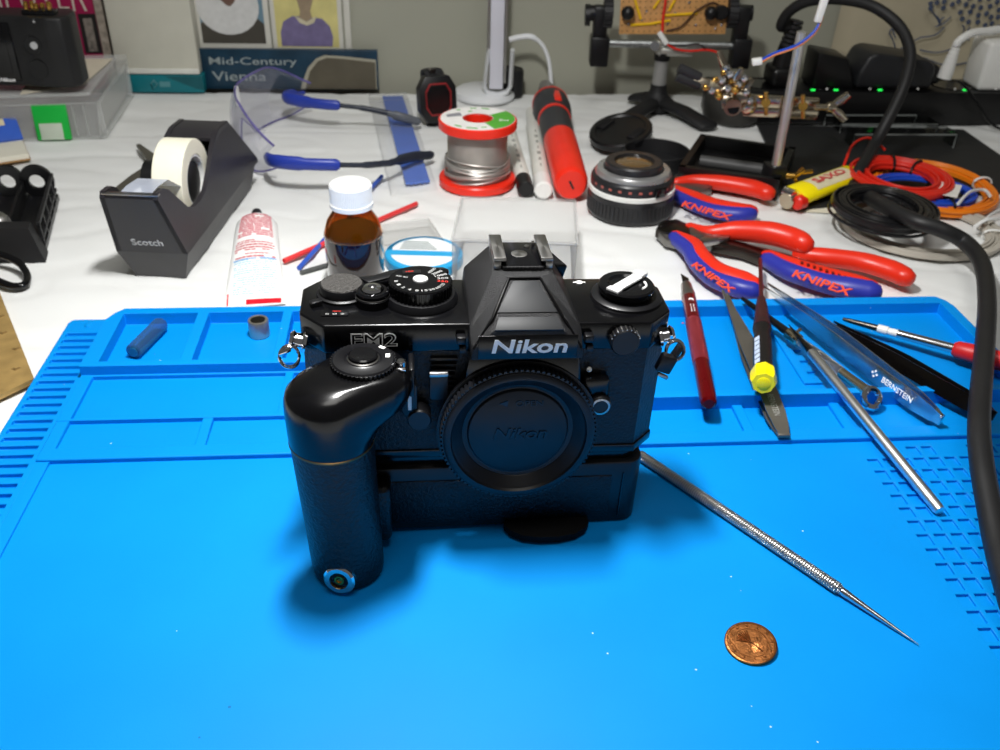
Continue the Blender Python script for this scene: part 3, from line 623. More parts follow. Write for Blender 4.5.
# tweezers: two leaf arms that meet at the butt
def tweezers(name, label, butt, tip, width, gap, dz, mat, logo=None, swing=0.0, textm=WHITEI, flat=(0, 0, 1), grp=None, tipw=.9, curve=2.0):
    butt, tip = Vector(butt), Vector(tip); d = (tip - butt); L = d.length; d.normalize(); flat = Vector(flat)
    sd = flat.cross(d).normalized(); up = d.cross(sd)
    o = thing(name, label, 'tweezers', (butt.x, butt.y, 0), None, grp)
    for s in (1, -1):
        b = MB(); rings = []
        for k in range(25):
            t = k / 24; wd = width * (.5 if t < .03 else .62 + .38 * min(1, t / .12)) if t < .55 else max(tipw, width * (1 - ((t - .55) / .45) ** 1.1) + tipw * ((t - .55) / .45))
            off = gap * .5 * sin(pi * min(1, t * .98) ** .8) * (1 if t > .02 else .3) + .55
            off = .5 + gap * (.5 * sin(pi * min(t, .999) ** .75) + .12 * t)
            c = butt + d * (L * t) + up * (s * off) + sd * (swing * s * t ** 2)
            th = .65; rings.append([c + sd * (wd / 2) + up * th * .5, c - sd * (wd / 2) + up * th * .5, c - sd * (wd / 2) - up * th * .5, c + sd * (wd / 2) - up * th * .5])
        b.loft(rings); b.build('arm', mat, o)
    b = MB(); b.box(butt + d * 3, (7, width * .62, 1.9), Matrix((d, sd, up)).transposed(), .4); b.build('weld', mat, o)
    if logo:
        p, w_, h_ = logo
        def armp(q): t = q / L; return butt + d * q + up * (.5 + gap * (.5 * sin(pi * min(t, .999) ** .75) + .12 * t) + .42) + sd * (swing * t ** 2)
        dl = (armp(p + w_ / 2) - armp(p - w_ / 2)).normalized(); c = (armp(p + w_ / 2) + armp(p - w_ / 2)) / 2
        text('BERNSTEIN', mat4(c, -dl, -sd), w_, h_, textm, o, .12)
        c2 = armp(p + w_ * .5 + 5.5); b = MB()
        for q in range(4):
            aa = q * pi / 2; b.box(c2 + d * 1.5 * cos(aa) + sd * 1.5 * sin(aa), (1.1, 1.1, .1), Matrix((d, sd, up)).transposed() @ Matrix.Rotation(pi / 4, 3, 'Z'))
        b.build('diamond_emblem', textm, o)
    return o
PALE = pm('etched_grey', (165, 165, 160), .5, .3, var=.03)
tweezers('tweezers', 'dark grey tweezers lying under the yellow-capped screwdriver', G(784, 436, 4.6), G(725, 292, 11.5), 9.4, 4.5, 0, pm('bronze_steel', (120, 116, 108), .45, .75, var=.1), (21, 16, 3.2), 1.6, PALE)
tweezers('tweezers', 'polished steel tweezers with a square butt lying beside the ring-ended needle holder', G(941, 420, 7.5), G(766, 285, 13), 9.5, 5.5, 0, pm('mirror_steel', (214, 218, 222), .2, 1., var=.04), (27, 20, 3.0), 1.0, WHITEI, (-.77, -.6, .14))
tweezers('tweezers', 'long black tweezers with a bright edge pointing under the thick black cable', G(994, 416, 8), G(832, 322, 10), 8.2, 9.5, 0, pm('black_steel', (40, 36, 33), .28, .9, var=.12), None, 0.5, WHITEI, (-.62, -.7, .35))

# screwdriver with yellow cap
s0, s1 = G(760.2, 258, 9), G(763.5, 382, 21); sx_ = (s1 - s0).normalized()
sd = thing('screwdriver', 'small precision screwdriver with black grip and yellow cap lying on tweezers', 'screwdriver', Vector(((s0.x + s1.x) / 2, (s0.y + s1.y) / 2, 0)))
L = (s1 - s0).length
def SP(py): # station along the shaft that shows at row py
    return (py - 258) / 124
def tt(v): # image fraction to true fraction (farther parts are foreshortened)
    k = .72; return v * k / (1 - v * (1 - k)) if False else v
def sd_t(py):
    lo, hi = 0., 1.
    for _ in range(30):
        m = (lo + hi) / 2; q = s0.lerp(s1, m); r = Vector((q.x, q.y, q.z - CAM_H)); y = 375 + F_PX * r.dot(CD) / r.dot(CF)
        if y < py: lo = m
        else: hi = m
    return lo
def sdr(pa, pb, prof, name, mat, seg=18): bb = MB(); bb.rod(s0.lerp(s1, sd_t(pa)), s0.lerp(s1, sd_t(pb)), prof, seg); return bb.build(name, mat, sd)
sdr(258, 301, [(0, .5), (.04, 1.3), (.3, 1.3), (1, 1.35)], 'shaft', pm('plum_steel', (104, 44, 44), .3, .7, var=.1))
sdr(299, 329, [(0, 2.4), (.25, 3.2), (.8, 4.4), (1, 5)], 'collar', pm('plum_plastic', (52, 24, 26), .4, var=.1))
sdr(320, 372, [(0, 3.4), (.1, 4.7), (.2, 4.8), (.32, 4.1), (.42, 4.7), (1, 4.9)], 'grip', BLACK)
YEL = pm('yellow_plastic', (250, 232, 10), .3, var=.03)
cpt = s0.lerp(s1, sd_t(371)); ce = s1 + sx_ * 1.5
b = MB(); b.rod(cpt, ce, [(0, 5.0), (.1, 6.0), (.35, 6.4), (.8, 6.4), (1, 5.6)], 8); cpo = b.build('yellow_cap', YEL, sd, 25)
b = MB(); b.rod(ce - sx_ * .2, ce + sx_ * .35, [(0, 3.4), (.7, 3.3), (1, 2.9)], 16); b.build('cap_dimple', YEL, cpo)
b = MB(); r_ = frame(sx_); g0, g1 = s0.lerp(s1, sd_t(343)), s0.lerp(s1, sd_t(370))
for k in range(6):
    c = g0.lerp(g1, (k + .5) / 6); b.box(c + r_ @ Vector((0, -3.4, 3.3)), ((g1 - g0).length / 6 * .8, 3.0, .3), r_ @ Matrix.Rotation(.8, 3, 'X'))
b.build('size_label', pm('label_pale_blue', (190, 205, 228), .5, var=.15, vscale=500), sd)

# ring-ended needle holder, chrome rod, red screwdriver
h0, h1 = G(742, 298, 12.5), G(866, 391, 8.2); hx = (h1 - h0).normalized()
nh = thing('needle_holder', 'nickel needle holder with a knurled shank and ring end lying on polished tweezers', 'tool', Vector(((h0.x + h1.x) / 2, (h0.y + h1.y) / 2, 0)))
def HT(t): return h0.lerp(h1, t)
b = MB(); b.rod(HT(.0), HT(.40), [(0, 1.0), (.2, 1.6), (1, 2.3)], 10); b.build('jaw', pm('black_jaw', (44, 42, 42), .3, .8, var=.1), nh)
b = MB(); b.rod(HT(.4), HT(.5), [(0, 2.4), (.1, 3.4), (.9, 3.4), (1, 2.6)], 14); b.cyl(HT(.45) + Vector((-3, -3, 1)), HT(.45) + Vector((4, 3, 3)), 1.0); b.build('pivot', NICKEL, nh)
b = MB(); b.rod(HT(.5), HT(.82), [(0, 2.4), (.5, 3), (1, 2.8)], 14); b.build('knurled_shank', KN, nh)
b = MB(); b.rod(HT(.82), HT(1.0), [(0, 2.6), (.8, 2.9), (1, 3.3)], 14); b.build('shank', NICKEL, nh)
b = MB(); rn = Vector((.3, -.75, .6)).normalized(); u = rn.orthogonal().normalized(); v_ = rn.cross(u); rc = G(871.5, 398, 7.6)
b.tube([rc + u * 4.6 * cos(2 * pi * k / 28) + v_ * 4.6 * sin(2 * pi * k / 28) for k in range(28)], 1.7, 8, True); b.build('end_ring', CHROME, nh)
r0, r1 = G(811, 352, 13.5), G(940, 511, 2.6)
rd = thing('chrome_rod', 'bright chrome rod with a tapered point lying across the mat grid', 'rod', Vector(((r0.x + r1.x) / 2, (r0.y + r1.y) / 2, 0)))
b = MB(); b.rod(r0, r1, [(0, 2.3), (.01, 2.6), (.985, 2.6), (1, 2.2)], 24); b.build('shank', pm('brushed_chrome', (236, 236, 238), .33, 1., var=.02), rd, 40)
b = MB(); rt = r0 + (r0 - r1).normalized() * 25; b.rod(rt, r0, [(0, .3), (.5, 1), (1, 2.0)], 12); b.build('tapered_tip', DARKST, rd)
d0, d1 = G(843, 319, 7.6), G(1030, 369, 11); rs_ = thing('screwdriver', 'screwdriver with round red handle lying in the blue tray under black cable', 'screwdriver', Vector(((d0.x + d1.x) / 2, (d0.y + d1.y) / 2, 0)))
def DT(t): return d0.lerp(d1, t)
b = MB(); b.rod(DT(0), DT(.2), [(0, .9), (.2, 1.4), (1, 1.9)], 12); b.build('blade', DARKST, rs_)
b = MB(); b.rod(DT(.2), DT(.31), [(0, 2.4), (.5, 2.5), (.55, 2.0), (1, 2.2)], 14); b.build('ferrule', WHITEP, rs_)
b = MB(); b.rod(DT(.31), DT(.63), [(0, 2.4), (1, 2.7)], 14); b.build('shaft', STEEL, rs_)
b = MB(); b.rod(DT(.61), DT(1.0), [(0, 3.2), (.05, 4.6), (.3, 5.2), (.9, 5.2), (1, 3.6)], 18); b.build('handle', pm('red_grip', (196, 30, 34), .42, var=.08), rs_)

# glass vial and magnet in the trays
v0, v1 = MT(16, 87, 5.2), MT(24, 117, 5.2)
vi = thing('glass_vial', 'clear glass vial lying in the first corner tray of the blue mat', 'vial', Vector(((v0.x + v1.x) / 2, (v0.y + v1.y) / 2, .8)))
b = MB(); b.rod(v0, v1, [(0, 3.4), (.02, 4.2), (.95, 4.3), (1, 3.4)], 24); b.build('tube', clear('vial_glass', (120, 180, 200), .1, .06, (120, 175, 205)), vi)
b = MB(); b.rod(v0.lerp(v1, -.01), v0.lerp(v1, .06), [(0, 2.7), (1, 2.9)], 16); b.build('stopper', pm('teal_stopper', (30, 110, 150), .4), vi)
mg = thing('magnet', 'small nickel-plated cylinder magnet standing in the second blue tray', 'magnet', MT(78, 110, .8))
b = MB(); b.lathe([(5.2, 0), (5.6, .4), (5.6, 9.4), (5.2, 10), (4.3, 10), (4.1, 9.7), (.1, 9.7)], MT(78, 110, .8), None, 28); b.build('cylinder', pm('magnet_nickel', (186, 182, 172), .3, .85, var=.06), mg)
b = MB(); b.lathe([(4, 0), (3.8, .25), (.1, .25)], MT(78, 110, 10.5), None, 24); b.build('dark_face', DARKST, mg)
for k, (px, py) in enumerate(((683, 323),)):
    b = MB(); b.ball(G(px, py, 1.2), .8, 8, (1, .7, .5)); tag(b.build('plastic_crumb', pm('pink_crumb', (220, 90, 110), .6), None, 35, G(px, py, .8)), 'tiny pink plastic crumb lying in the tray beside the craft knife', 'crumb')
# ================================================================== things on the cloth, left and middle
# tape dispenser (own frame: x along its length away from the viewer, y to its far side, z up)
dF = G(188, 279.5); dB = G(253.6, 188); dd = (dB - dF).normalized(); Rd = frame(dd)
td = thing('tape_dispenser', 'black wedge-shaped desk tape dispenser standing beside the amber bottle', 'tape dispenser', dF, Rd)
DG = pm('dispenser_black', (42, 40, 44), .42, var=.08, bump=.1, bscale=900)
DG2 = pm('dispenser_base_grey', (70, 69, 70), .5, var=.08)
b = MB(); lo = [(2, 2, 0), (152, 2, 0), (152, 33, 0), (2, 33, 0)]; hi = [(-3, -4, 19), (158, -2, 19), (158, 39, 19), (-3, 40, 19)]
b.loft([[Vector(p) for p in lo], [Vector(p) for p in hi]]); b.build('weighted_base', DG2, td, 30)
prof = [(-3, 19), (-19, 60), (-17.5, 63.5), (-8, 63), (-2, 60), (8, 50), (17, 41), (26, 37.5), (38, 37), (50, 39), (62, 45), (78, 55), (92, 62), (100, 63.5), (118, 62.5), (158, 22), (158, 19)]
def dy(x, z, s): # side walls lean in towards the top
    k = max(0, (z - 19)) / 45; return (-4 + 6 * k) if s < 0 else (40 - 5 * k)
for s in (-1, 1):
    b = MB()
    b.loft([[Vector((x, dy(x, z, s) + o, z)) for x, z in prof] for o in ((0, 3) if s < 0 else (-3, 0))]); b.build('side_wall', DG, td, 30)
b = MB(); b.loft([[Vector((-3, -4, 19)), Vector((-3, 40, 19)), Vector((0, 40, 19)), Vector((0, -4, 19))], [Vector((-19, 1.6, 60)), Vector((-19, 35.4, 60)), Vector((-15, 35.4, 60)), Vector((-15, 1.6, 60))]]); fr_ = b.build('front_plate', DG, td)
text('Scotch', mat4((-6.4, 18.5, 27.2), (0, -1, 0), (-16, 0, 41)), 19, 5.0, pm('silver_ink', (205, 205, 205), .4, var=.02), fr_, .2, .008)
b = MB(); b.loft([[Vector((-18, 2, 61.5)), Vector((-18, 35, 61.5)), Vector((-18, 35, 59.5)), Vector((-18, 2, 59.5))], [Vector((-4, 2, 58)), Vector((-4, 35, 58)), Vector((-4, 35, 56)), Vector((-4, 2, 56))], [Vector((14, 2, 36)), Vector((14, 35, 36)), Vector((14, 35, 34)), Vector((14, 2, 34))]]); b.build('nose_plate', DG, td)
b = MB(); b.loft([[Vector((88, 1, 60)), Vector((88, 36, 60)), Vector((88, 36, 58)), Vector((88, 1, 58))], [Vector((98, 1.4, 63)), Vector((98, 35.6, 63)), Vector((98, 35.6, 60)), Vector((98, 1.4, 60))], [Vector((118, 1.4, 62)), Vector((118, 35.6, 62)), Vector((118, 35.6, 59)), Vector((118, 1.4, 59))], [Vector((157, -1, 22)), Vector((157, 38, 22)), Vector((154, 38, 20)), Vector((154, -1, 20))]]); b.build('rear_deck', DG, td)
b = MB(); b.box((75, 18, 17.6), (150, 34, 2)); b.build('well_floor', GLOSSB, td)
b = MB(); b.box((-16.6, 18, 62.2), (3.5, 33, 1.2), None, .2)
for k in range(22): b.box((-18.4, 3 + k * 1.45, 62.5), (1.2, .7, .5))
b.build('cutter', SATIN, td)
Ryy = Matrix(((1, 0, 0), (0, 0, 1), (0, -1, 0)))
b = MB(); b.cyl((52, 7, 43), (52, 36, 43), 13.5, None, 28); b.build('hub', BLACK, td)
TAPE = pm('frosted_tape', (238, 234, 214), .42, var=.03, bump=.05)
def DW(p): return dF + Rd @ Vector(p)
tr_ = thing('tape_roll', 'roll of cream frosted tape sitting in the black dispenser', 'tape', DW((47, 18, 18)))
b = MB(); nn = 56; ro, ri = 26.5, 17
def cy(r, y): return [DW((52 + r * cos(2 * pi * k / nn), y - 4.5, 44.2 + r * sin(2 * pi * k / nn))) for k in range(nn)]
b.loft([cy(ri, 9), cy(ro - .4, 9), cy(ro, 9.4), cy(ro, 27.6), cy(ro - .4, 28), cy(ri, 28), cy(ri, 9)], False); b.build('roll', TAPE, tr_)
b = MB(); b.loft([cy(ri - .1, 9.4), cy(ri - .1, 27.6), cy(ri - 1.5, 27.6), cy(ri - 1.5, 9.4), cy(ri - .1, 9.4)], False); b.build('core', WHITEP, tr_)
b = MB(); pts = [(-17, 63.6), (-8, 63.8), (8, 62), (27, 50)]
b.loft([[DW((x, 4.9, z)) for x, z in pts], [DW((x, 23.1, z)) for x, z in pts]], False, False); b.build('free_end', clear('tape_film', (214, 222, 240), .45, .3), tr_)

# open grey scissors-like forceps lying behind the dispenser
OLV = pm('olive_grey_metal', (92, 90, 80), .45, .5, var=.12)
fo = thing('scissors', 'grey metal scissors lying half open behind the tape dispenser', 'scissors', G(150, 168))
for nm, a, c in (('blade', (104, 198), (157, 162)), ('blade', (138, 144), (160, 166))):
    p0 = G(*a, 3); p1 = G(*c, 4); b = MB(); d_ = (p1 - p0).normalized(); n_ = Vector((-d_.y, d_.x, 0))
    b.loft([[p0 + n_ * w_ + Vector((0, 0, h)) for w_, h in ((1.6, 0), (-1.6, 0), (-1.6, -2.5), (1.6, -2.5))], [p0.lerp(p1, .6) + n_ * w_ + Vector((0, 0, h)) for w_, h in ((5, 0), (-4, 0), (-4, -3), (5, -3))], [p1 + n_ * w_ + Vector((0, 0, h)) for w_, h in ((4, 0), (-3.5, 0), (-3.5, -3), (4, -3))]]); b.build(nm, OLV, fo)
b = MB(); b.lathe([(4, -3), (4, 1.4), (3, 2)], G(158, 163, 4), None, 16); b.build('pivot', SATIN, fo)

# glue tube
g0, g1 = G(263, 304, 2), G(258, 212, 4); gl = thing('glue_tube', 'white glue tube with pink printed text lying with cap away', 'tube', G(253, 258))
cW = pm('tube_white', (240, 240, 238), .32, var=.02)
cap0 = G(257, 215, 8); crimpL, crimpR = G(226, 304, -2.5), G(283, 302, -2.5); mid = (crimpL + crimpR) / 2; gd = (cap0 - mid); gd.z = 0; Lg = gd.length; gd.normalize(); gs = Vector((gd.y, -gd.x, 0))
def gring(t, hw, hh, n=28): c = mid + gd * (Lg * t); c.z = TZ + hh + .3; return [c + gs * hw * cos(2 * pi * k / n) + Vector((0, 0, hh * sin(2 * pi * k / n))) for k in range(n)]
st = ((-.02, 18, .5), (.06, 17.8, 1.1), (.3, 16.3, 4), (.55, 15, 7), (.75, 14.2, 9), (.86, 13.6, 9.4), (.9, 12.2, 9), (.93, 7, 7), (.94, 4.2, 6.6))
b = MB(); b.loft([gring(*q) for q in st]); b.build('tube_body', cW, gl, 50)
cq = mid + gd * (Lg * .94); cq.z = TZ + 13; b = MB(); b.rod(cq - gd * 2, cq + gd * 9, [(0, 3.6), (.9, 3.4), (1, 2.6)], 18); b.build('cap', BLACK, gl)
RI = pm('pink_red_ink', (206, 88, 104), .5, var=.1, vscale=400); CI = pm('cyan_ink', (120, 196, 220), .5, var=.1, vscale=400)
def gtop(t, sx): # point on the tube's upper skin
    for q0_, q1_ in zip(st, st[1:]):
        if q0_[0] <= t <= q1_[0]: k = (t - q0_[0]) / (q1_[0] - q0_[0]); hw = q0_[1] + (q1_[1] - q0_[1]) * k; hh = q0_[2] + (q1_[2] - q0_[2]) * k; break
    c = mid + gd * (Lg * t); a = max(-.93, min(.93, sx / hw)); return c + gs * sx + Vector((0, 0, TZ + .3 + hh + hh * sqrt(1 - a * a) + .12 - c.z))
def skin_strip(b, ta, tb_, xa, xb, n=8):
    b.loft([[gtop(ta + (tb_ - ta) * j / 4, xa + (xb - xa) * k / n) for k in range(n + 1)] for j in range(5)], False, False)
b = MB(); skin_strip(b, -.012, .035, -5, 13); skin_strip(b, -.012, .035, 13, 15.5); b.build('red_band', pm('band_red', (214, 16, 40), .4), gl)
b = MB(); skin_strip(b, -.012, .10, -16.2, -15.3); b.build('red_edge', pm('band_red', (214, 16, 40), .4), gl)
words_ = ('POLYSTYRENE PLASTIC', 'CEMENT MODEL', 'NON TOXIC', 'USE IN WELL', 'VENTILATED ROOM', 'AVOID CONTACT', 'WITH EYES')
rnd = random.Random(3)
def print_rows(rows, mat, name):
    b = MB()
    for t, xa, xb, h, dens in rows:
        x = xa
        while x < xb:
            wl_ = rnd.uniform(.5, 1.6) * h * 260; wl_ = min(wl_, xb - x)
            if rnd.random() < dens: skin_strip(b, t, t + h, x, x + wl_, 2)
            x += wl_ + rnd.uniform(.2, .6)
    return b.build(name, mat, gl)
rows = [(.62 + .021 * k, -11 + .15 * k, 11.3 - .1 * k, .013, .93) for k in range(13)]
print_rows(rows, RI, 'pink_print')
print_rows([(.565, -11, 0, .01, .9), (.545, -12, 11, .01, .9), (.52, -12, 12, .012, .95), (.495, -12.5, 12, .012, .9), (.475, -12.5, 9, .01, .9), (.44, -6, 9, .009, .9), (.41, -12, 12.6, .013, .95)], pm('red_print_ink', (196, 60, 76), .5), 'warning_print')
print_rows([(.385 - .02 * k, -12.8, 13.5 if k < 12 else 12, .006, .72) for k in range(16)], CI, 'blue_print')
b = MB(); skin_strip(b, .392, .4, -13, 1); skin_strip(b, .395, .405, 3, 13.2); b.build('blue_rule', pm('blue_rule_ink', (90, 150, 220), .5), gl)

# amber bottle
bc = G(357, 288); bo = thing('amber_bottle', 'small amber glass bottle with white screw cap behind the film camera', 'bottle', bc)
AMB = pm('amber_glass', (206, 124, 22), .05, var=.05, trans=.92, ior=1.5); LIQ = pm('dark_liquid', (30, 14, 8), .12, var=.1)
zc = zat(bc, 206) + 4; ztop = zat(bc, 180) + 4
b = MB(); b.lathe([(15.4, 0), (17.3, 1.5), (17.4, zc - 22), (17.1, zc - 17.6)], bc, None, 44, True); b.build('filled_body', pm('filled_amber', (34, 15, 8), .07, var=.15, coat=.6), bo, 60)
b = MB(); b.lathe([(16.2, zc - 17.6), (14.8, zc - 13.5), (.1, zc - 13.5)], bc, None, 40, False); b.build('liquid', LIQ, bo, 60)
b = MB(); b.lathe([(17.1, zc - 17.6), (16.8, zc - 16), (14.5, zc - 8.5), (10.5, zc - 2.5), (9.8, zc), (9.6, zc + 4)], bc, None, 44, False); gs_ = b.build('glass', AMB, bo, 60)
md = gs_.modifiers.new('thickness', 'SOLIDIFY'); md.thickness = .0012; md.offset = 0
b = MB(); b.gear(bc + Vector((0, 0, zc + 1)), Matrix.Identity(3), 12.4, ztop - zc - 4, 72, .25); b.lathe([(12.3, ztop - zc - 3.4), (11.8, ztop - zc - 2), (10.4, ztop - zc - 1.2), (.1, ztop - zc - 1)], bc + Vector((0, 0, zc)), None, 44); b.lathe([(12.7, zc), (12.7, zc + 2.6)], bc, None, 44)
b.build('cap', pm('cap_white', (244, 244, 242), .35, var=.02), bo, 30)

# rods (heat-shrink sleeves)
def rod_thing(name, label, a, c, r, mat, cat='sleeve', z=-2.6):
    p0, p1 = G(*a, z), G(*c, z); o = MB(); o.rod(p0, p1, [(0, r), (.995, r), (1, r * .8)], 12)
    return tag(o.build(name, mat, None, 35, Vector(((p0.x + p1.x) / 2, (p0.y + p1.y) / 2, TZ))), label, cat)
rod_thing('heat_shrink_sleeve', 'long red heat-shrink sleeve lying on the cloth behind the amber bottle', (284, 261), (417, 203.5), 1.75, pm('sleeve_red', (226, 58, 60), .5))
rod_thing('heat_shrink_sleeve', 'blue heat-shrink sleeve crossing under the red sleeve by the amber bottle', (299, 268), (382, 176), 1.6, pm('sleeve_blue', (48, 88, 190), .5), z=-2.4)
rod_thing('heat_shrink_sleeve', 'short dark grey heat-shrink sleeve lying in front of the blue sleeve', (300.5, 273), (352, 258), 1.6, pm('sleeve_grey', (74, 76, 74), .5))

# flat clear case and blue round label disc
CLR = clear('clear_plastic', (215, 215, 212), .12, .15)
FRO = clear('frosted_plastic', (226, 226, 224), .08, .3)
def open_box(name, label, cat, corners, h, mat, wall=1.2, lid=False, group=None):
    """box on four ground corners (anticlockwise), as floor plus four walls"""
    c = sum(corners, Vector()) / 4; o = thing(name, label, cat, (c.x, c.y, TZ), None, group); up = Vector((0, 0, h))
    for i in range(4):
        a, d = corners[i], corners[(i + 1) % 4]; n_ = (c - (a + d) / 2).normalized() * wall
        b = MB(); b.loft([[a, d, d + n_, a + n_], [a + up, d + up, d + up + n_, a + up + n_]]); b.build('wall', mat, o, 30)
    b = MB(); b.loft([[p for p in corners], [p + Vector((0, 0, wall)) for p in corners]]); b.build('base', mat, o, 30)
    if lid: b = MB(); b.loft([[p + up for p in corners], [p + up + Vector((0, 0, wall)) for p in corners]]); b.build('lid', mat, o, 30)
    return o
cs = open_box('clear_case', 'flat clear plastic case lying on the cloth behind the blue round tin', 'case', [G(380, 261), G(445, 251), G(429, 227), G(376, 233)], 6, CLR, 1.0, True)
b = MB(); b.tube([G(381, 246, 2.6), G(432, 239, 2.6)], .6, 6); b.build('rib', CLR, cs)
tc_ = G(424, 262); ti = thing('round_tin', 'flat round blue tin with white printed lid behind the shutter dial', 'tin', tc_)
SKY = pm('sky_blue_print', (40, 160, 214), .35, var=.04)
b = MB(); b.lathe([(25, 0), (25.4, .6), (25.4, 6), (24.6, 7), (.1, 7)], tc_, None, 48); b.build('tin_body', SKY, ti)
b = MB()
arc = lambda r, a0, a1, n=14: [(r * cos(radians(a0 + (a1 - a0) * k / n)), r * sin(radians(a0 + (a1 - a0) * k / n))) for k in range(n + 1)]
b.prism(arc(21.5, 15, 165) + [(-20.7, 2), (20.7, 2)], 7, 7.25, 0, 1, lambda x, y, z: tc_ + Vector((x, y, z))); b.prism(arc(21.5, 195, 345), 7, 7.25, 0, 1, lambda x, y, z: tc_ + Vector((x, y, z))); b.build('white_print', pm('print_white', (232, 236, 236), .4), ti)
b = MB()
for k in range(5): b.box(tc_ + Vector((-6 + k * .5, 15 - 2.6 * k, 7.32)), (16 + 2 * k, .9, .12))
b.build('print_lines', pm('print_grey', (70, 90, 92), .5), ti)

# frosted open box behind the prism
fz_ = [G(452, 286), G(574, 290), G(572, 243), G(462, 240)]
bx = open_box('frosted_box', 'empty frosted plastic box turned upside down behind the camera prism', 'box', fz_, 30, FRO, 1.3, True)
b = MB(); p = [q + Vector((0, 0, 31)) for q in fz_]; b.tube(p, 1.2, 8, True); b.build('rim', FRO, bx)

# solder spool
sc_ = G(477, 183); zt = zat(sc_, 113); so = thing('solder_spool', 'spool of silver solder wire with red flanges and white printed label', 'spool', sc_)
SR = pm('spool_red', (232, 44, 24), .3, var=.05)
b = MB(); b.lathe([(28.5, 0), (29.5, .8), (29.5, 5.5), (28.6, 6.5), (12, 6.5), (11, 6.5), (11, zt), (10, zt)], sc_, None, 56, False); b.build('lower_flange', SR, so)
b = MB(); b.lathe([(10.5, zt - 7), (28.8, zt - 7), (29.6, zt - 6), (29.6, zt - .6), (28.8, zt), (10.5, zt), (10, zt - .6), (10, 5), (10.5, 4)], sc_, None, 56, False); b.build('upper_flange', SR, so)
b = MB(); rp = []; zz = 6.5
while zz < zt - 7.6: rp += [(22.3, zz), (22.9, zz + .4), (22.3, zz + .8)]; zz += .8
b.lathe([(10.6, 6.5)] + rp + [(10.6, zt - 7)], sc_, None, 64, False); wd = b.build('wire_winding', pm('solder_wire', (206, 203, 198), .4, .8, var=.08, vscale=60), so, 60)
rnd = random.Random(5)
for k in range(9):
    b = MB(); z0 = 9 + rnd.uniform(0, 12); ph = rnd.uniform(0, 6); b.tube([sc_ + Vector(((23.9 + .4 * k % 1.3) * cos(2 * pi * j / 48), (23.9 + .4 * k % 1.3) * sin(2 * pi * j / 48), z0 + 3.4 * sin(2 * pi * j / 48 + ph))) for j in range(48)], .55, 6, True); b.build('loose_turn', MATS['solder_wire'], wd)
b = MB(); b.lathe([(11.5, zt), (11.5, zt + .25), (28, zt + .25), (28, zt)], sc_, None, 56, False); lb = b.build('paper_label', pm('label_white', (236, 234, 230), .5, var=.06, vscale=120), so)
b = MB(); b.prism(arc(27.8, -62, 42) + arc(11.8, 42, -62), zt + .3, zt + .4, 0, 1, lambda x, y, z: sc_ + Vector((x, y, z))); b.build('green_print', pm('label_green', (82, 168, 50), .5), lb)
b = MB()
for a, r, w_ in ((100, 24, 5), (78, 24, 6), (112, 17, 3), (235, 24, 6), (262, 24, 8), (284, 22, 4), (130, 24, 3)):
    q = radians(a); b.box(sc_ + Vector((r * cos(q), r * sin(q), zt + .32)), (w_, 2, .1), Matrix.Rotation(q + pi / 2, 3, 'Z'))
b.build('green_lettering', pm('label_green', (82, 168, 50), .5), lb)
b = MB(); b.prism([(-24, 6), (-14, 12), (-12, 4), (-18, 2), (-23, 0)], zt + .3, zt + .4, 0, 1, lambda x, y, z: sc_ + Vector((x, y, z))); b.build('grey_print', pm('label_grey', (140, 140, 146), .5), lb)
text('Sn', mat4(sc_ + Vector((19.5, -4, zt + .42)), (1, 0, 0), (0, 1, 0)), 7, 4.4, pm('label_white', (236, 234, 230)), lb, .05)

# two white markers
for (a, c, r, mt_, lab) in (((526, 190), (505, 118), 6.2, BLACK, 'white marker pen with black end cap lying beside the solder spool'), ((543.5, 191), (531, 112), 6.9, WHITEP, 'white marker pen with white end cap lying beside the electric screwdriver')):
    p0, p1 = G(*a, TZ + r), G(*c, TZ + r); o = thing('marker_pen', lab, 'pen', Vector(((p0.x + p1.x) / 2, (p0.y + p1.y) / 2, TZ)))
    b = MB(); b.rod(p0.lerp(p1, .1), p1, [(0, r * .95), (.75, r * .95), (.78, r * .8), (1, r * .7)], 20); b.build('barrel', pm('marker_white', (222, 222, 214), .35, var=.04), o)
    b = MB(); b.rod(p0, p0.lerp(p1, .12), [(0, r * .85), (.06, r), (1, r)], 22); b.build('end_cap', mt_, o)
    u = (p1 - p0).normalized(); s_ = u.cross(Vector((0, 0, 1))); upv = Vector((0, -.35, .93)).normalized(); s2 = u.cross(upv).normalized(); upv = s2.cross(u)
    b = MB()
    for k in range(7): b.box(p0.lerp(p1, .2 + .07 * k) + upv * r * .95, (5.6, 1.1 + (k % 3) * .8, .15), Matrix((u, -s2, upv)).transposed())
    b.build('print', pm('marker_print', (150, 150, 144), .6), o)

# electric screwdriver
e0, e1 = G(571.5, 185, 9.5), G(545, 84, 13); es = thing('electric_screwdriver', 'red and black cordless electric screwdriver lying beside the lens', 'power tool', Vector(((e0.x + e1.x) / 2, (e0.y + e1.y) / 2, TZ)))
EL = (e1 - e0).length
def et(py):
    lo, hi = 0., 1.
    for _ in range(30):
        m = (lo + hi) / 2; q = e0.lerp(e1, m); r = Vector((q.x, q.y, q.z - CAM_H)); y = 375 + F_PX * r.dot(CD) / r.dot(CF)
        if y > py: lo = m
        else: hi = m
    return lo
def ER(pa, pb, prof, name, mat, par=None): bb = MB(); bb.rod(e0.lerp(e1, et(pa)), e0.lerp(e1, et(pb)), prof, 30); return bb.build(name, mat, par or es)
ER(185, 141, [(0, 10.5), (.02, 12), (.06, 13), (1, 13.6)], 'red_handle', SR)
GRB = pm('charcoal_plastic', (48, 49, 52), .5, var=.1)
ER(142, 119, [(0, 13.5), (.4, 13.5), (1, 13.8)], 'grip', GRB)
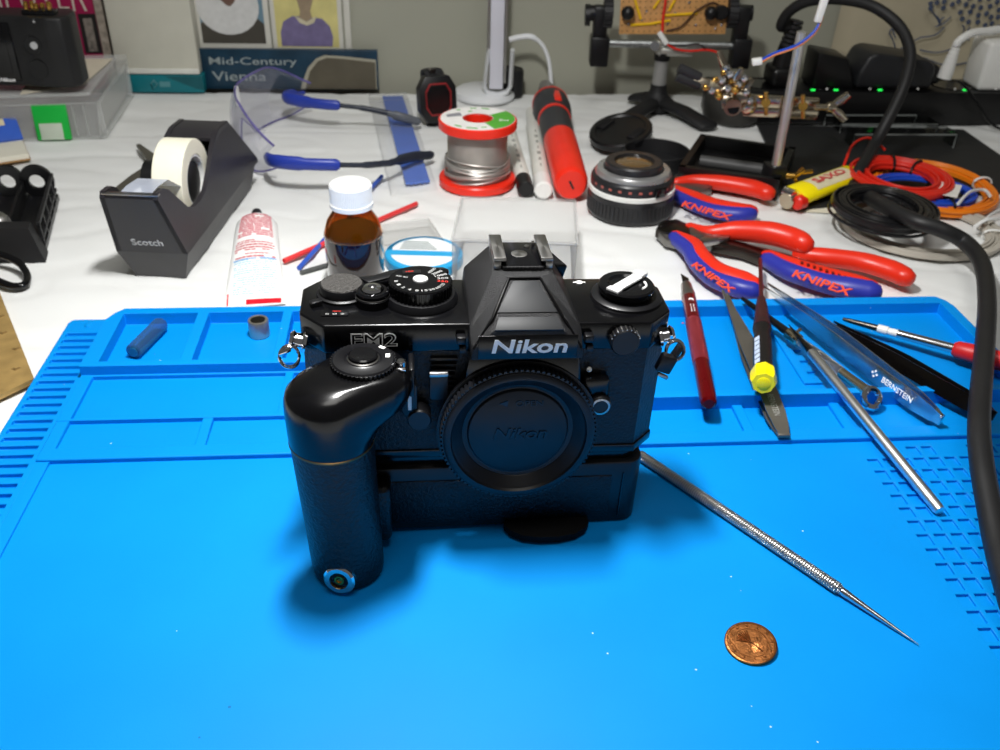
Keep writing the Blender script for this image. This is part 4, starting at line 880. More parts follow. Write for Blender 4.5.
ER(120, 102, [(0, 13.8), (.15, 16), (.55, 17.2), (.85, 16.2), (1, 13.5)], 'motor_housing', GRB)
ER(121, 119, [(0, 14.3), (.5, 14.5), (1, 14.4)], 'red_ring', SR); ER(105, 103.5, [(0, 16.6), (.5, 16.7), (1, 16.0)], 'red_ring', SR)
ER(103, 86, [(0, 10.5), (.2, 10), (.8, 7.5), (1, 6)], 'nose', pm('grey_nose', (118, 116, 112), .45))
u = (e1 - e0).normalized(); up2 = Vector((0, -.45, .9)).normalized(); s2 = u.cross(up2).normalized(); up2 = s2.cross(u)
b = MB(); b.box(e0.lerp(e1, et(113)) + up2 * 15 + s2 * 3.4, (26, 6.5, 4), Matrix((u, -s2, up2)).transposed(), 1.6); b.build('switch', SR, es)
b = MB(); b.box(e0 + u * -.02, (.5, 1.6, 7), Matrix((u, -s2, up2)).transposed() @ Matrix.Rotation(-.45, 3, 'X')); b.build('charging_port', GLOSSB, es)

# upturned lens
lc_ = G(629, 211); ln = thing('camera_lens', 'black camera lens with white ring standing on its front behind the pliers', 'lens', lc_)
LB = pm('lens_black', (34, 34, 36), .32, var=.12)
k = zat(lc_, 164) / 34
b = MB(); b.lathe([(28, 0), (30, 1), (31, 3), (31, 8 * k)], lc_, None, 56); b.lathe([(31, 14 * k), (31, 18 * k), (30.4, 18.5 * k), (30.4, 20 * k)], lc_, None, 56); b.build('barrel', LB, ln)
b = MB()
b.gear(lc_ + Vector((0, 0, 4 * k)), Matrix.Identity(3), 31.6, 11 * k, 60, .7); b.build('focus_ring', RUBBERB, ln, 25)
b = MB(); b.lathe([(31, 19.4 * k), (31.2, 19.6 * k), (31.2, 22.6 * k), (30.6, 23 * k)], lc_, None, 56); b.build('white_ring', pm('lens_white', (226, 226, 222), .35), ln)
b = MB(); b.lathe([(30, 22.6 * k), (30, 29 * k), (29, 31 * k), (25, 33.5 * k)], lc_, None, 56); b.build('aperture_ring', LB, ln)
b = MB()
for q in range(10): a = radians(205 + q * 14); b.box(lc_ + Vector((30.05 * cos(a), 30.05 * sin(a), 27 * k)), (2.4, .3, 1.6), Matrix.Rotation(a + pi / 2, 3, 'Z'))
b.build('aperture_numerals', pm('lens_print', (170, 90, 80), .5), ln)
b = MB(); b.lathe([(27.5, 31 * k), (27.5, 33 * k), (26, 35.5 * k), (22, 36 * k), (21, 34 * k)], lc_, None, 56, False); b.build('bayonet_mount', pm('flange_metal', (205, 205, 205), .28, .8, var=.05), ln)
b = MB(); b.lathe([(21, 33 * k), (20.6, 40 * k), (19.5, 41.2 * k), (14.5, 41.2 * k), (14, 38 * k)], lc_, None, 48, False); b.build('rear_shroud', LB, ln)
b = MB(); b.lathe([(14.2, 38.4 * k), (12, 40 * k), (7, 41.2 * k), (.1, 41.8 * k)], lc_, None, 40); b.build('rear_element', pm('coated_glass', (96, 74, 44), .04, var=.3, coat=1), ln)
b = MB(); b.box(lc_ + Vector((17, -26, 27 * k)), (9, 3, 7), Matrix.Rotation(.55, 3, 'Z'), 1); b.build('index_tab', GLOSSB, ln)

# round cap (pan) behind the lens, and lens cap leaning on the stand foot
hc = G(655, 166); rc_ = thing('lens_cap', 'deep black round cap lying open behind the camera lens', 'cap', hc)
b = MB(); b.lathe([(25, 0), (26.5, 1), (27, 14), (26.2, 14.6), (25.4, 14), (25, 2.5), (.1, 2.5)], hc, None, 48, False); b.build('rim', BLACKM, rc_)
b = MB(); b.lathe([(2.4, 2.5), (2, 3.4), (.1, 3.5)], hc + Vector((-2, 4, 0)), None, 14); b.build('centre_stud', SATIN, rc_)
lcp = G(621, 133, 8); n_ = Vector((-.2, -.2, .96)).normalized(); rl = n_.to_track_quat('Z', 'Y').to_matrix()
lp = thing('lens_cap', 'flat black lens cap leaning against the foot of the circuit board holder', 'cap', (lcp.x, lcp.y, TZ))
b = MB(); b.lathe([(25, 0), (27, 1.2), (27, 6), (26, 7.4), (22, 7.6), (21, 6.4), (.1, 6.4)], lcp - n_ * 3, rl, 48); lq = b.build('disc', BLACK, lp)
for s in (-1, 1):
    b = MB(); b.box(lcp + rl @ Vector((s * 17, 0, 4.2)), (8, 16, 2.6), rl, .7)
    for q in range(4): b.box(lcp + rl @ Vector((s * (15 + q * 1.6), 0, 5.6)), (.7, 14, .7), rl)
    b.build('pinch_tab', BLACKM, lp)

# zip bag of blue sleeves
bagc = [G(391, 196, -3.6), G(438, 190, -3.6), G(407, 94, -3.6), G(368, 96, -3.6)]
bg_ = thing('zip_bag', 'clear zip bag holding blue heat-shrink sleeves on the cloth', 'bag', sum(bagc, Vector()) / 4)
b = MB(); up_ = [p + Vector((0, 0, 4)) + (q - p) * .03 for p, q in zip(bagc, bagc[2:] + bagc[:2])]; b.loft([bagc, up_], False); b.quad(*up_); b.build('film', clear('bag_film', (236, 238, 240), .05, .25), bg_)
b = MB(); b.tube([bagc[2].lerp(bagc[1], .1) + Vector((0, 0, 2)), bagc[3].lerp(bagc[0], .1) + Vector((0, 0, 2))], .9, 6); b.build('zip_strip', FRO, bg_)
BS = pm('bag_sleeve_blue', (52, 104, 200), .5, var=.06)
pA, pB, pC, pD = G(383.5, 97, -2.2), G(402, 97, -2.2), G(407, 184, -2.2), G(429, 182, -2.2)
for q in range(11):
    t = q / 10; b = MB(); p0 = pA.lerp(pB, t); p1 = pC.lerp(pD, t); e = random.uniform(-.008, .008)
    b.rod(p0.lerp(p1, .0 + e), p0.lerp(p1, 1 + e), [(0, 1.1), (1, 1.1)], 8)
    tag(b.build('heat_shrink_sleeve', BS, None, 35, (p0 + p1) / 2), 'thin blue heat-shrink sleeve inside the clear zip bag', 'sleeve', 'blue sleeves in the zip bag')
# ================================================================== pliers
PR = pm('plier_red', (226, 46, 24), .34, var=.05); PB = pm('plier_blue', (44, 52, 156), .4, var=.06, bump=.1, bscale=1200)
PST = pm('plier_steel', (128, 126, 122), .38, .9, var=.12)
def sweep(name, px, mat, par, seg=14, n=5):
    """px: (x, y, height, half width, half thickness) along a handle"""
    pts = [G(x, y, z) for x, y, z, *_ in px]; P = spline(pts, n); rr = []
    for i in range(len(px) - 1):
        for k in range(n): t = k / n; rr.append((px[i][3] + (px[i + 1][3] - px[i][3]) * t, px[i][4] + (px[i + 1][4] - px[i][4]) * t))
    rr.append((px[-1][3], px[-1][4]))
    b = MB(); b.tube(P, rr, seg, round_end=True); return b.build(name, mat, par, 60)
def flat_plate(name, px, z0, z1, mat, par, bev=.6):
    b = MB(); b.prism([(p.x, p.y) for p in (G(x, y, (z0 + z1) / 2) for x, y in px)], z0, z1, bev); return b.build(name, mat, par, 30)
def word_on(par, a, c, z, h, s='KNIPEX', lean=.55):
    p0, p1 = G(*a, z), G(*c, z); d = (p1 - p0); L = d.length; d.normalize(); n = Vector((0, -lean, 1)).normalized(); y = n.cross(d)
    return text(s, mat4((p0 + p1) / 2, d, y), L, h, pm('logo_red', (236, 78, 50), .5, var=.03), par, .35, .02)
# short pliers behind
t = thing('pliers', 'red and blue pliers lying beside the camera lens', 'pliers', G(712, 195))
flat_plate('pivot_plate', [(664, 188), (676, 178), (702, 182), (712, 190), (700, 196), (676, 196)], -3, 4, PST, t)
sweep('red_handle', [(676, 183, 3, 3.6, 4), (694, 181, 4, 4.6, 5), (722, 183, 5, 6, 6), (752, 188, 5, 7, 6.4), (767, 193, 5, 6.6, 6)], PR, t)
h = sweep('handle', [(675, 190, 2, 4, 4), (692, 197, 3, 5.5, 5), (712, 205, 4, 6, 5.6), (738, 211, 5, 6.4, 6), (750, 212, 5, 6, 5.6)], PR, t)
sweep('blue_panel', [(672, 193, 2, 4, 4), (690, 203, 3, 5, 5), (712, 211, 3.6, 5.4, 5.2), (738, 215, 4.4, 5.8, 5.8), (750, 214.5, 4.6, 5.2, 5.4)], PB, h)
word_on(h, (683, 203.5), (731, 218), 8.6, 5.6)
# diagonal cutters
t = thing('diagonal_cutters', 'red and blue diagonal cutters with dark jaws lying across the long-nosed pliers', 'pliers', G(720, 255))
flat_plate('jaw', [(655, 233), (661, 225), (676, 223), (694, 231), (705, 238), (698, 246), (684, 241), (672, 237), (664, 236)], -1, 6, DARKST, t, 1)
flat_plate('lower_jaw', [(655, 233), (668, 237), (682, 241), (676, 246), (665, 243)], -2, 4, PST, t, 1)
flat_plate('joint', [(688, 232), (704, 233), (716, 238), (712, 246), (698, 247), (690, 242)], -1, 7.5, PST, t, 1)
flat_plate('spring_bar', [(700, 240), (728, 233), (732, 235), (728, 240), (703, 245)], 4.5, 8.2, SATIN, t, .4)
sweep('handle', [(689, 228, 4, 3.4, 4), (708, 233, 6, 4.4, 5), (735, 231, 9, 6.4, 7), (768, 233, 12, 7.8, 8), (792, 239, 12, 8, 8), (803, 244, 12, 7, 7.5)], PR, t)
h = sweep('handle', [(676, 236, 4, 4, 4), (694, 245, 5, 5, 5), (702, 258, 5, 6.4, 5.6), (718, 272, 5, 7, 6), (742, 281, 5, 7.4, 6.4), (754, 287, 5, 6, 6)], PR, t)
sweep('blue_panel', [(674, 238, 3.6, 4.2, 4.6), (688, 250, 4.2, 4.8, 5), (695, 262, 4, 4.8, 5.2), (712, 278, 4, 5, 5.4), (738, 288, 4.6, 5.8, 6.2), (753, 291, 4.6, 5.6, 5.8)], PB, h)
word_on(h, (694, 264), (733, 291), 8.8, 4.6, lean=.8)
# long nosed pliers
t = thing('long_nosed_pliers', 'red and blue long-nosed pliers with thick handles touching the edge of the blue mat', 'pliers', G(830, 275))
flat_plate('nose', [(701, 240), (744, 247), (768, 256), (764, 263), (742, 254), (702, 245)], -2.5, 5, DARKST, t, 1)
flat_plate('shank', [(738, 246), (770, 254), (800, 262), (812, 268), (790, 272), (762, 262)], -3, 4, SATIN, t, .8)
sweep('red_handle', [(800, 254, 5, 5, 5), (826, 257, 6, 6.4, 6), (862, 262, 6, 7, 6.4), (890, 270, 6, 7.6, 6.6), (905, 277, 6, 6.6, 6.2)], PR, t)
h = sweep('handle', [(768, 257, 3, 5.4, 5), (790, 266, 4, 7, 5.6), (822, 276, 4, 8, 6), (852, 284, 5, 7.6, 6.4), (870, 290, 5, 7, 6.4)], PR, t)
sweep('blue_panel', [(768, 260, 3.2, 5.2, 5.2), (788, 271, 3.6, 6, 5.8), (820, 282, 3.8, 6.6, 6), (848, 288, 5, 7.2, 7), (870, 292, 5, 7.4, 7)], PB, h)
word_on(h, (794, 273), (851, 293), 10.2, 6.2)
b = MB()
for k in range(9): p = G(802 + k * 6.2, 262.5 + k * 2.1, 10.2); b.box(p, (1.6, 2.2, 1), Matrix.Rotation(-.2, 3, 'Z'))
b.build('slot_ribs', pm('dark_red_recess', (120, 26, 18), .5), t)

# ================================================================== lighter on a paper scrap
l0, l1 = G(793, 198, 4), G(852, 176, 5); u = (l1 - l0).normalized(); Rl = frame(u)
lt = thing('lighter', 'yellow disposable lighter with red button and printed label beside the black wire coil', 'lighter', Vector(((l0.x + l1.x) / 2, (l0.y + l1.y) / 2, TZ)))
YL = pm('lighter_yellow', (248, 226, 10), .3, var=.04); L = (l1 - l0).length
b = MB(); b.loft([[l0 + u * (L * q) + Rl @ Vector((0, w_ * cos(2 * pi * k / 24), 1.5 + h_ * sin(2 * pi * k / 24))) for k in range(24)] for q, w_, h_ in ((0, 10.5, 6), (.02, 11.5, 6.8), (.97, 11.5, 6.8), (1, 10.6, 6))]); b.build('body', YL, lt)
b = MB()
for k in range(9): a0, a1 = radians(62 + k * 9), radians(71 + k * 9); b.f([b.v(l0 + u * (L * q) + Rl @ Vector((11.6 * cos(a), 0, 0)) + Rl @ Vector((0, 0, 1.5 + 6.95 * sin(a))) - Rl @ Vector((11.6 * cos(a), 0, 0)) + Rl @ Vector((0, 11.6 * cos(a), 0))) for q, a in ((.22, a0), (.86, a0), (.86, a1), (.22, a1))])
lab = b.build('label', pm('label_cream', (226, 216, 180), .5, var=.06), lt)
text('SAXO', mat4(l0 + u * L * .54 + Rl @ Vector((0, -1.2, 8.62)), u, Rl @ Vector((0, 1, 0))), L * .5, 7.5, pm('label_red', (206, 70, 70), .5, var=.1), lab, .1, .03)
b = MB(); b.rod(l0 - u * 9, l0 + u * 1, [(0, 5.6), (.1, 6.4), (1, 6.6)], 20); b.build('windshield', NICKEL, lt)
b = MB(); b.cyl(l0 - u * 5 + Rl @ Vector((0, -4, 5)), l0 - u * 5 + Rl @ Vector((0, 5, 5)), 3.6, None, 20); b.build('spark_wheel', STEEL, lt)
b = MB(); b.rod(l0 + u * -6 + Rl @ Vector((0, -7, -.5)), l0 + u * 2 + Rl @ Vector((0, -7, -.5)), [(0, 4.2), (.15, 5.4), (1, 5.6)], 20); b.build('button', REDP, lt)
sc2 = [G(806, 212, -3.9), G(843, 214, -3.9), G(866, 186, -3.9), G(812, 183, -3.9)]
b = MB(); b.loft([[p for p in sc2], [p + Vector((0, 0, .35)) for p in sc2]]); tag(b.build('paper_scrap', pm('cream_paper', (226, 220, 200), .8), None, 35, sum(sc2, Vector()) / 4), 'scrap of cream paper lying under the yellow lighter', 'paper')

# ================================================================== black sheet, wire coils
sh4 = [G(797, 211, -3.9), G(1045, 188, -3.9), G(963, 131, -3.9), G(757, 126, -3.9)]
b = MB(); b.loft([[p for p in sh4], [p + Vector((0, 0, 1.6)) for p in sh4]]); tag(b.build('black_sheet', pm('black_vinyl', (30, 30, 31), .6, var=.12, bump=.4, bscale=900), None, 35, sum(sh4, Vector()) / 4), 'thin black vinyl sheet lying under the wire coils and acrylic stands', 'sheet')
def coil(name, label, c, rx, ry, r, loops, thick, h, mat, ang=0., tie=None, zoff=0., tilt=(0, 0), sq=.5, ties=()):
    o = thing(name, label, 'wire coil', (c.x, c.y, TZ))
    rnd = random.Random(int(c.x * 7)); ca, sa = cos(ang), sin(ang)
    def P(a, q, zz): x, y = (rx + q) * cos(a), (ry + q) * sin(a); return Vector((c.x + x * ca - y * sa, c.y + x * sa + y * ca, c.z + zz + tilt[0] * x + tilt[1] * y))
    b = MB()
    for k in range(loops):
        q = rnd.uniform(-thick, thick); zz = zoff + r + rnd.uniform(0, h); ph = rnd.uniform(0, 6.28); am = rnd.uniform(.1, .5) * sq * thick
        b.tube([P(2 * pi * j / 44, q + am * sin(2 * pi * j / 44 + ph), zz + am * .4 * cos(4 * pi * j / 44 + ph)) for j in range(44)], r, 6, True)
    b.build('winding', mat, o, 60)['kind'] = 'stuff'
    for a, m_ in ties:
        b = MB(); b.tube([P(radians(a), (thick + 1.6 + r) * cos(w_), zoff + h / 2 + r + (h / 2 + r + 1.2) * sin(w_)) for w_ in [2 * pi * k / 14 for k in range(14)]], (1.1, .8), 6, True, (0, 0, 1)); b.build('tie', m_, o)
    return o
KW = pm('black_wire', (20, 20, 22), .28, var=.1); GW = pm('grey_wire', (186, 180, 168), .45, var=.06); OW = pm('orange_wire', (240, 130, 20), .4, var=.06); RW = pm('red_wire', (216, 40, 24), .4, var=.06); BW = pm('blue_wire', (28, 74, 190), .4, var=.06)
coil('wire_coil', 'loose coil of pale grey wire lying beside the long-nosed pliers', G(920, 231), 50, 46, 1.15, 22, 5.5, 3.5, GW, .1, ties=((-20, WHITEP),))
coil('wire_coil', 'coil of orange wire lying on the black sheet beside the red coil', G(931, 193), 42, 50, 1.3, 15, 5, 5, OW, -.2, zoff=2, ties=((20, WHITEP),))
coil('wire_coil', 'coil of blue wire lying inside the orange coil', G(920, 202), 34, 26, 1.3, 12, 4, 4, BW, -.3, zoff=6, ties=((200, BLACK), (80, BLACK), (-60, BLACK)))
coil('wire_coil', 'thick coil of red wire bound with black ties on top of the blue coil', G(896, 196), 30, 34, 1.5, 24, 7, 7, RW, .1, zoff=9, ties=((75, BLACK), (40, BLACK)))
coil('wire_coil', 'coil of glossy black wire resting on the pale grey coil', G(877, 234), 29, 32, 1.1, 44, 6, 9, KW, .1, zoff=13)
b = MB(); b.tube(spline([G(838, 182, 2), G(846, 160, 14), G(852, 146, 20), G(862, 139, 22), G(872, 139, 20), G(885, 150, 16)], 6), 1.1, 7); tag(b.build('loose_wire', RW, None, 60, G(855, 175)), 'single red wire end arching above the red coil', 'wire')
for a, c in (((872, 176, 14), (892, 188, 14)),):
    pass
p = [G(940, 182, 12), G(962, 186, 12), G(957, 198, 12), G(937, 194, 12)]
b = MB(); b.loft([p, [q + Vector((0, 0, .5)) for q in p]]); tg = b.build('paper_tag', pm('tag_white', (230, 226, 218), .6), None, 35, (p[0].x, p[0].y, 12)); tag(tg, 'small white tag with orange line tied to the orange coil', 'tag')
b = MB(); b.tube(spline([G(958, 204, 10), G(970, 192, 12), G(984, 190, 10), G(990, 196, 10)], 6), 1.2, 6); tag(b.build('cable_tie', WHITEP, None, 60, G(972, 200)), 'short white cable tie curling off the orange coil', 'cable tie')
b = MB(); b.tube(spline([G(974, 227, 3), G(986, 220, 6), G(1000, 218, 4), G(1030, 208, 2)], 6), 1.3, 6); b.tube(spline([G(975, 229, 3), G(992, 214, 3), G(1010, 206, 2)], 6), 1.0, 6); tag(b.build('cable_tie', pm('tie_white', (236, 236, 234), .4), None, 60, G(990, 220)), 'white twist tie trailing from the pale grey coil past thick black cable', 'cable tie')

# clear acrylic stands: three bent sheets one behind the other
ACR = clear('acrylic', (6, 6, 6), .02, .05, (240, 242, 242), .5)
ACE = pm('acrylic_edge', (120, 124, 122), .2, var=.1)
for k, (xl, xr, yt, yb, lab) in enumerate(((823, 912, 112, 122, 'clear acrylic stand rearmost of three behind the wire coils'), (838, 933, 121, 131, 'clear acrylic stand second of three behind the wire coils'), (850, 950, 131, 146, 'clear acrylic stand closest of three to the red wire coil'))):
    A, B = G(xl - 3, yb), G(xr - 3, yb); o = thing('acrylic_stand', lab, 'stand', (A + B) / 2, None, 'clear acrylic stands'); ht = zat((A + B) / 2, yt) - TZ
    d = (B - A).normalized(); n_ = Vector((-d.y, d.x, 0)); Lh = (B - A).length
    for p, q, nm in ((A, A + Vector((0, 0, ht)), 'side'), (B, B + Vector((0, 0, ht)), 'side')):
        b = MB(); b.loft([[p - n_ * 10, p + n_ * 10, p + n_ * 10 + d * 1.5, p - n_ * 10 + d * 1.5], [q - n_ * 10, q + n_ * 10, q + n_ * 10 + d * 1.5, q - n_ * 10 + d * 1.5]]); b.build(nm, ACR, o)
    b = MB(); T = A + Vector((0, 0, ht)); b.loft([[T - n_ * 10, T + n_ * 10, T + n_ * 10 + Vector((0, 0, 1.5)), T - n_ * 10 + Vector((0, 0, 1.5))], [T + d * Lh - n_ * 10, T + d * Lh + n_ * 10, T + d * Lh + n_ * 10 + Vector((0, 0, 1.5)), T + d * Lh - n_ * 10 + Vector((0, 0, 1.5))]]); b.build('top', ACR, o)
    b = MB(); b.tube([A - n_ * 10, T - n_ * 10, T + d * Lh - n_ * 10, B - n_ * 10], .8, 5); b.build('polished_edge', ACE, o)

# ================================================================== power strip and plugs
SB = pm('strip_black', (14, 14, 15), .35, var=.12)
f0, f1 = G(712, 124), G(1060, 126); d = (f1 - f0).normalized(); n_ = Vector((-d.y, d.x, 0)); Rs = frame(d); L = (f1 - f0).length
fm = G(900, 125); HS = zat(fm, 92) - TZ
ps = thing('power_strip', 'long black power strip with green lights standing below the floral panel', 'power strip', (f0 + f1) / 2)
b = MB(); b.box((f0 + f1) / 2 + n_ * 24 + Vector((0, 0, HS / 2)), (L, 48, HS), Rs, 3); b.build('housing', SB, ps)
LEDM = pm('green_led', (40, 255, 90), .3, emit=.9)
def on_strip(px, py=90): return PL(px, py, f0 + n_ * -.2, n_)
for px in (813, 836, 880, 965):
    c = on_strip(px); b = MB(); b.box(c, (4.4, 1.2, 1.8), Rs, .5); b.build('green_light', LEDM, ps)
for px in (827, 870, 918, 955, 996):
    c = on_strip(px, 89); b = MB(); b.ball(c, 1.1, 8); b.build('switch_dot', WHITEP, ps)
TOP = TZ + HS
def stripxy(px, dep): c = PL(px, 90, f0 + n_ * dep, n_); return Vector((c.x, c.y, TOP))
for px in (760, 822, 885, 950, 1010):
    b = MB(); b.lathe([(19, 0), (19, .8), (17, .8), (17, .2), (.1, .2)], stripxy(px, 24), None, 28); b.build('socket', GLOSSB, ps)
pg = thing('power_plug', 'black angled plug with ribbed sleeve feeding the arching thick cable', 'plug', stripxy(777, 24))
c = stripxy(777, 22); b = MB(); b.box(c + Vector((0, 0, 9)), (24, 30, 18), Rs, 5, 3); b.cyl(c + Vector((0, 0, 14)), c + Vector((3, 0, 36)), 10, 8); b.build('plug_body', SB, pg)
b = MB()
for k in range(6): b.cyl(c + Vector((3 + k * .5, 0, 35 + k * 4)), c + Vector((3.4 + k * .5, 0, 37.4 + k * 4)), 8.2 - .3 * k)
b.build('strain_relief', RUBBERB, pg)
c = stripxy(822, 24); pg2 = thing('power_plug', 'low black plug with sloping shoulder in the power strip beside the steel rod', 'plug', c)
b = MB(); b.prism([(-17, 0), (24, 0), (19, 14), (12, 28), (-17, 33)], -17, 17, 3, 2, lambda x, y, z: c + d * x + n_ * z + Vector((0, 0, y))); b.build('plug_body', SB, pg2)
c = stripxy(882, 24); pg3 = thing('power_adapter', 'broad black power adapter seated in the strip behind the arching cable', 'adapter', c)
b = MB(); b.prism([(-36, 2), (36, 2), (36, 22), (30, 27), (-22, 34), (-30, 31), (-36, 16)], -22, 22, 4, 3, lambda x, y, z: c + d * x + n_ * z + Vector((0, 0, y))); b.build('adapter_body', pm('adapter_black', (30, 31, 34), .42, var=.1), pg3)
b = MB(); b.box(c + Vector((0, 0, 1.6)), (34, 34, 2.6), Rs, .6); b.build('foot', SB, pg3)
b = MB(); b.prism([(30, 4), (46, 3), (50, 10), (45, 20), (34, 24)], -12, 12, 3, 2, lambda x, y, z: c + d * x + n_ * z + Vector((0, 0, y))); b.build('cord_exit', SB, pg3)
b = MB(); b.tube(spline([c + d * 54 - n_ * 29 + Vector((0, 0, 12)), c + d * 62 - n_ * 30 + Vector((0, 0, 8)), c + d * 76 - n_ * 34 + Vector((0, 0, -6)), c + d * 96 - n_ * 42 + Vector((0, 0, -26)), c + d * 130 - n_ * 60 + Vector((0, 0, -HS + 2))], 6), 1.3, 7)
q = c + d * 62 - n_ * 30; tag(b.build('thin_cable', GLOSSB, None, 60, (q.x, q.y, TZ)), 'thin black cable hanging over the front of the power strip below the charger', 'cable')
c = stripxy(983, 22); ch = thing('charger', 'white charger block with white cable plugged into the power strip', 'charger', c)
b = MB(); b.box(c + Vector((6, 0, 22)), (44, 34, 44), Rs, 4, 3); b.build('charger_body', WHITEP, ch)
q0 = PL(944, 78, f0 + n_ * 10, n_); q1 = PL(958, 42, f0 + n_ * 10, n_)
b = MB(); b.rod(q0, q0.lerp(q1, .85), [(0, 6.5), (.3, 6.2), (1, 3.6)], 16); b.build('plug', WHITEP, ch)
b = MB()
for k in range(5): a_ = q0.lerp(q1, .45 + .12 * k); b.rod(a_, a_.lerp(q1, .12), [(0, 5.6 - .4 * k), (1, 5.4 - .4 * k)], 14)
b.build('strain_relief', WHITEP, ch)
b = MB(); b.tube(spline([q0.lerp(q1, .8), q1, PL(970, 34, f0 + n_ * 12, n_), PL(985, 31.5, f0 + n_ * 16, n_), PL(1010, 32, f0 + n_ * 22, n_), PL(1040, 60, f0 + n_ * 26, n_), PL(1050, 84, f0 + n_ * 26, n_)], 7), 3.6, 10); b.build('cable', WHITEP, ch)
# round black speaker-like foot in front of the strip
c = G(730, 119); b = MB(); b.lathe([(23, 0), (26, 3), (27, 14), (25, 24), (19, 29), (.1, 30)], c, None, 36); bd = b.build('round_weight', pm('dome_grey', (50, 49, 46), .5, var=.1), None, 60, c); tag(bd, 'round dark grey domed weight standing behind the crocodile clips', 'weight')
# thick cable: arch, then down to the cloth and across to the front
cA = stripxy(777, 22) + Vector((6, 0, 66))
def CZ(px, py, Y): v = ray(px, py); t = Y / v.y; return Vector((v.x * t, Y, CAM_H + v.z * t))
ya_ = cA.y
arch = [cA - Vector((3, 0, 14)), CZ(781, 26, ya_ - 6), CZ(790, 11, ya_ - 14), CZ(809, 1, ya_ - 24), CZ(838, -1, ya_ - 40), CZ(872, 6, ya_ - 60), CZ(899, 26, ya_ - 80), CZ(910, 52, ya_ - 100), CZ(905, 82, ya_ - 118), CZ(892, 112, ya_ - 132), CZ(874, 145, ya_ - 148), G(858, 172, 12), G(848, 182, 3), G(845, 186, 3)]
arch2 = [G(842, 181, 4), G(858, 190, 6), G(882, 205, 20), G(912, 220, 24), G(942, 230, 22), G(966, 243, 16), G(982, 264, 15), G(987, 300, 17), G(985, 345, 17), G(981, 390, 18), G(979, 430, 17), G(982, 465, 14), G(989, 505, 10), G(997, 545, 7), G(1012, 600, 7), G(1040, 680, 7)]
CBL = pm('cable_black', (27, 27, 28), .5, var=.08, bump=.1, bscale=1500)
pc = thing('power_cable', 'thick black power cable arching from the strip and running down across the mat edge', 'cable', G(845, 186))
b = MB(); b.tube(spline(arch, 8), 4.7, 12); b.build('arched_run', CBL, pc, 60)
b = MB(); b.tube(spline(arch2, 8), [5.2] * (15 * 8 + 1), 12, round_end=True); b.build('table_run', CBL, pc, 60)

# ================================================================== circuit board holder
hb = G(656, 109); hs = thing('board_holder', 'black tripod stand with crossbar and two clamps holding the circuit board', 'stand', hb)
zc_ = zat(hb, 52)
b = MB(); b.lathe([(15, 0), (16, 2), (16, 9), (11, 13), (8, 18), (7.6, 24)], hb, None, 28); b.build('hub', BLACKM, hs)
for (px, py) in ((596, 142), (712, 128), (634, 97)):
    e = G(px, py, 0); s_ = hb + Vector((0, 0, 8)); b = MB(); b.tube([s_, s_.lerp(e, .5) + Vector((0, 0, 2)), e.lerp(s_, .06)], [(8, 5), (9.5, 5), (11, 4)], 14, round_end=True); b.build('foot', BLACKM, hs, 60)
b = MB(); b.cyl(hb + Vector((0, 0, 10)), hb + Vector((0, 0, zc_)), 7.2, 6.2, 20); b.build('column', pm('grey_aluminium', (168, 168, 166), .4, .5, var=.06), hs)
b = MB(); b.lathe([(7.6, zc_ - 3), (7.6, zc_ + 4)], hb, None, 20); b.build('collar', BLACK, hs)
pN = Vector((0, -1, 0)); P0 = Vector((hb.x, hb.y, 0))
def HB(px, py, off=0): return PL(px, py, P0 + pN * off, pN)
gal = pm('zinc_bar', (172, 176, 176), .35, 1., var=.25, vscale=300)
b = MB(); b.box(HB(675, 51), (32, 14, 7), None, 1); b.box(HB(658, 46), (5, 16, 12), None, 1); b.build('cross_clamp', pm('zinc_plate', (196, 196, 188), .4, .8, var=.2), hs)
b = MB(); b.cyl(HB(602, 43), HB(738, 46), 3.6, None, 16); b.build('crossbar', gal, hs)
b = MB(); b.cyl(HB(655, 46, 9), HB(655, 46, 13), 4.4, None, 12); b.build('clamp_screw', STEEL, hs)
for s, x in ((-1, 599), (1, 740)):
    b = MB(); b.box(HB(x, 50 if s < 0 else 52), (17, 20, 27), None, 2); b.box(HB(x + (1 if s < 0 else 1), 25), (13, 14, 34), None, 2); ar = b.build('clamp_arm', BLACK, hs)
    b = MB(); b.cyl(HB(x - 12 * 1 if s < 0 else x - 12, 13), HB(x + 12, 13), 7, None, 20); b.build('pivot', BLACK, ar)
    b = MB(); b.gear(HB(x + (9 if s < 0 else -8), 13) - Vector((4, 0, 0)), Matrix(((0, 0, 1), (1, 0, 0), (0, 1, 0))), 13, 8, 14, 1.2); b.build('clamp_knob', RUBBERB, ar)
    b = MB(); b.ball(HB(x + (29 if s < 0 else -29), 13, 10.6), 6.2, 14); b.build('clamp_jaw', BLACK, ar)
    if s < 0: b = MB(); b.cyl(HB(585, 15), HB(590, 15), 9.5, None, 18); b.build('end_knob', BLACK, ar)
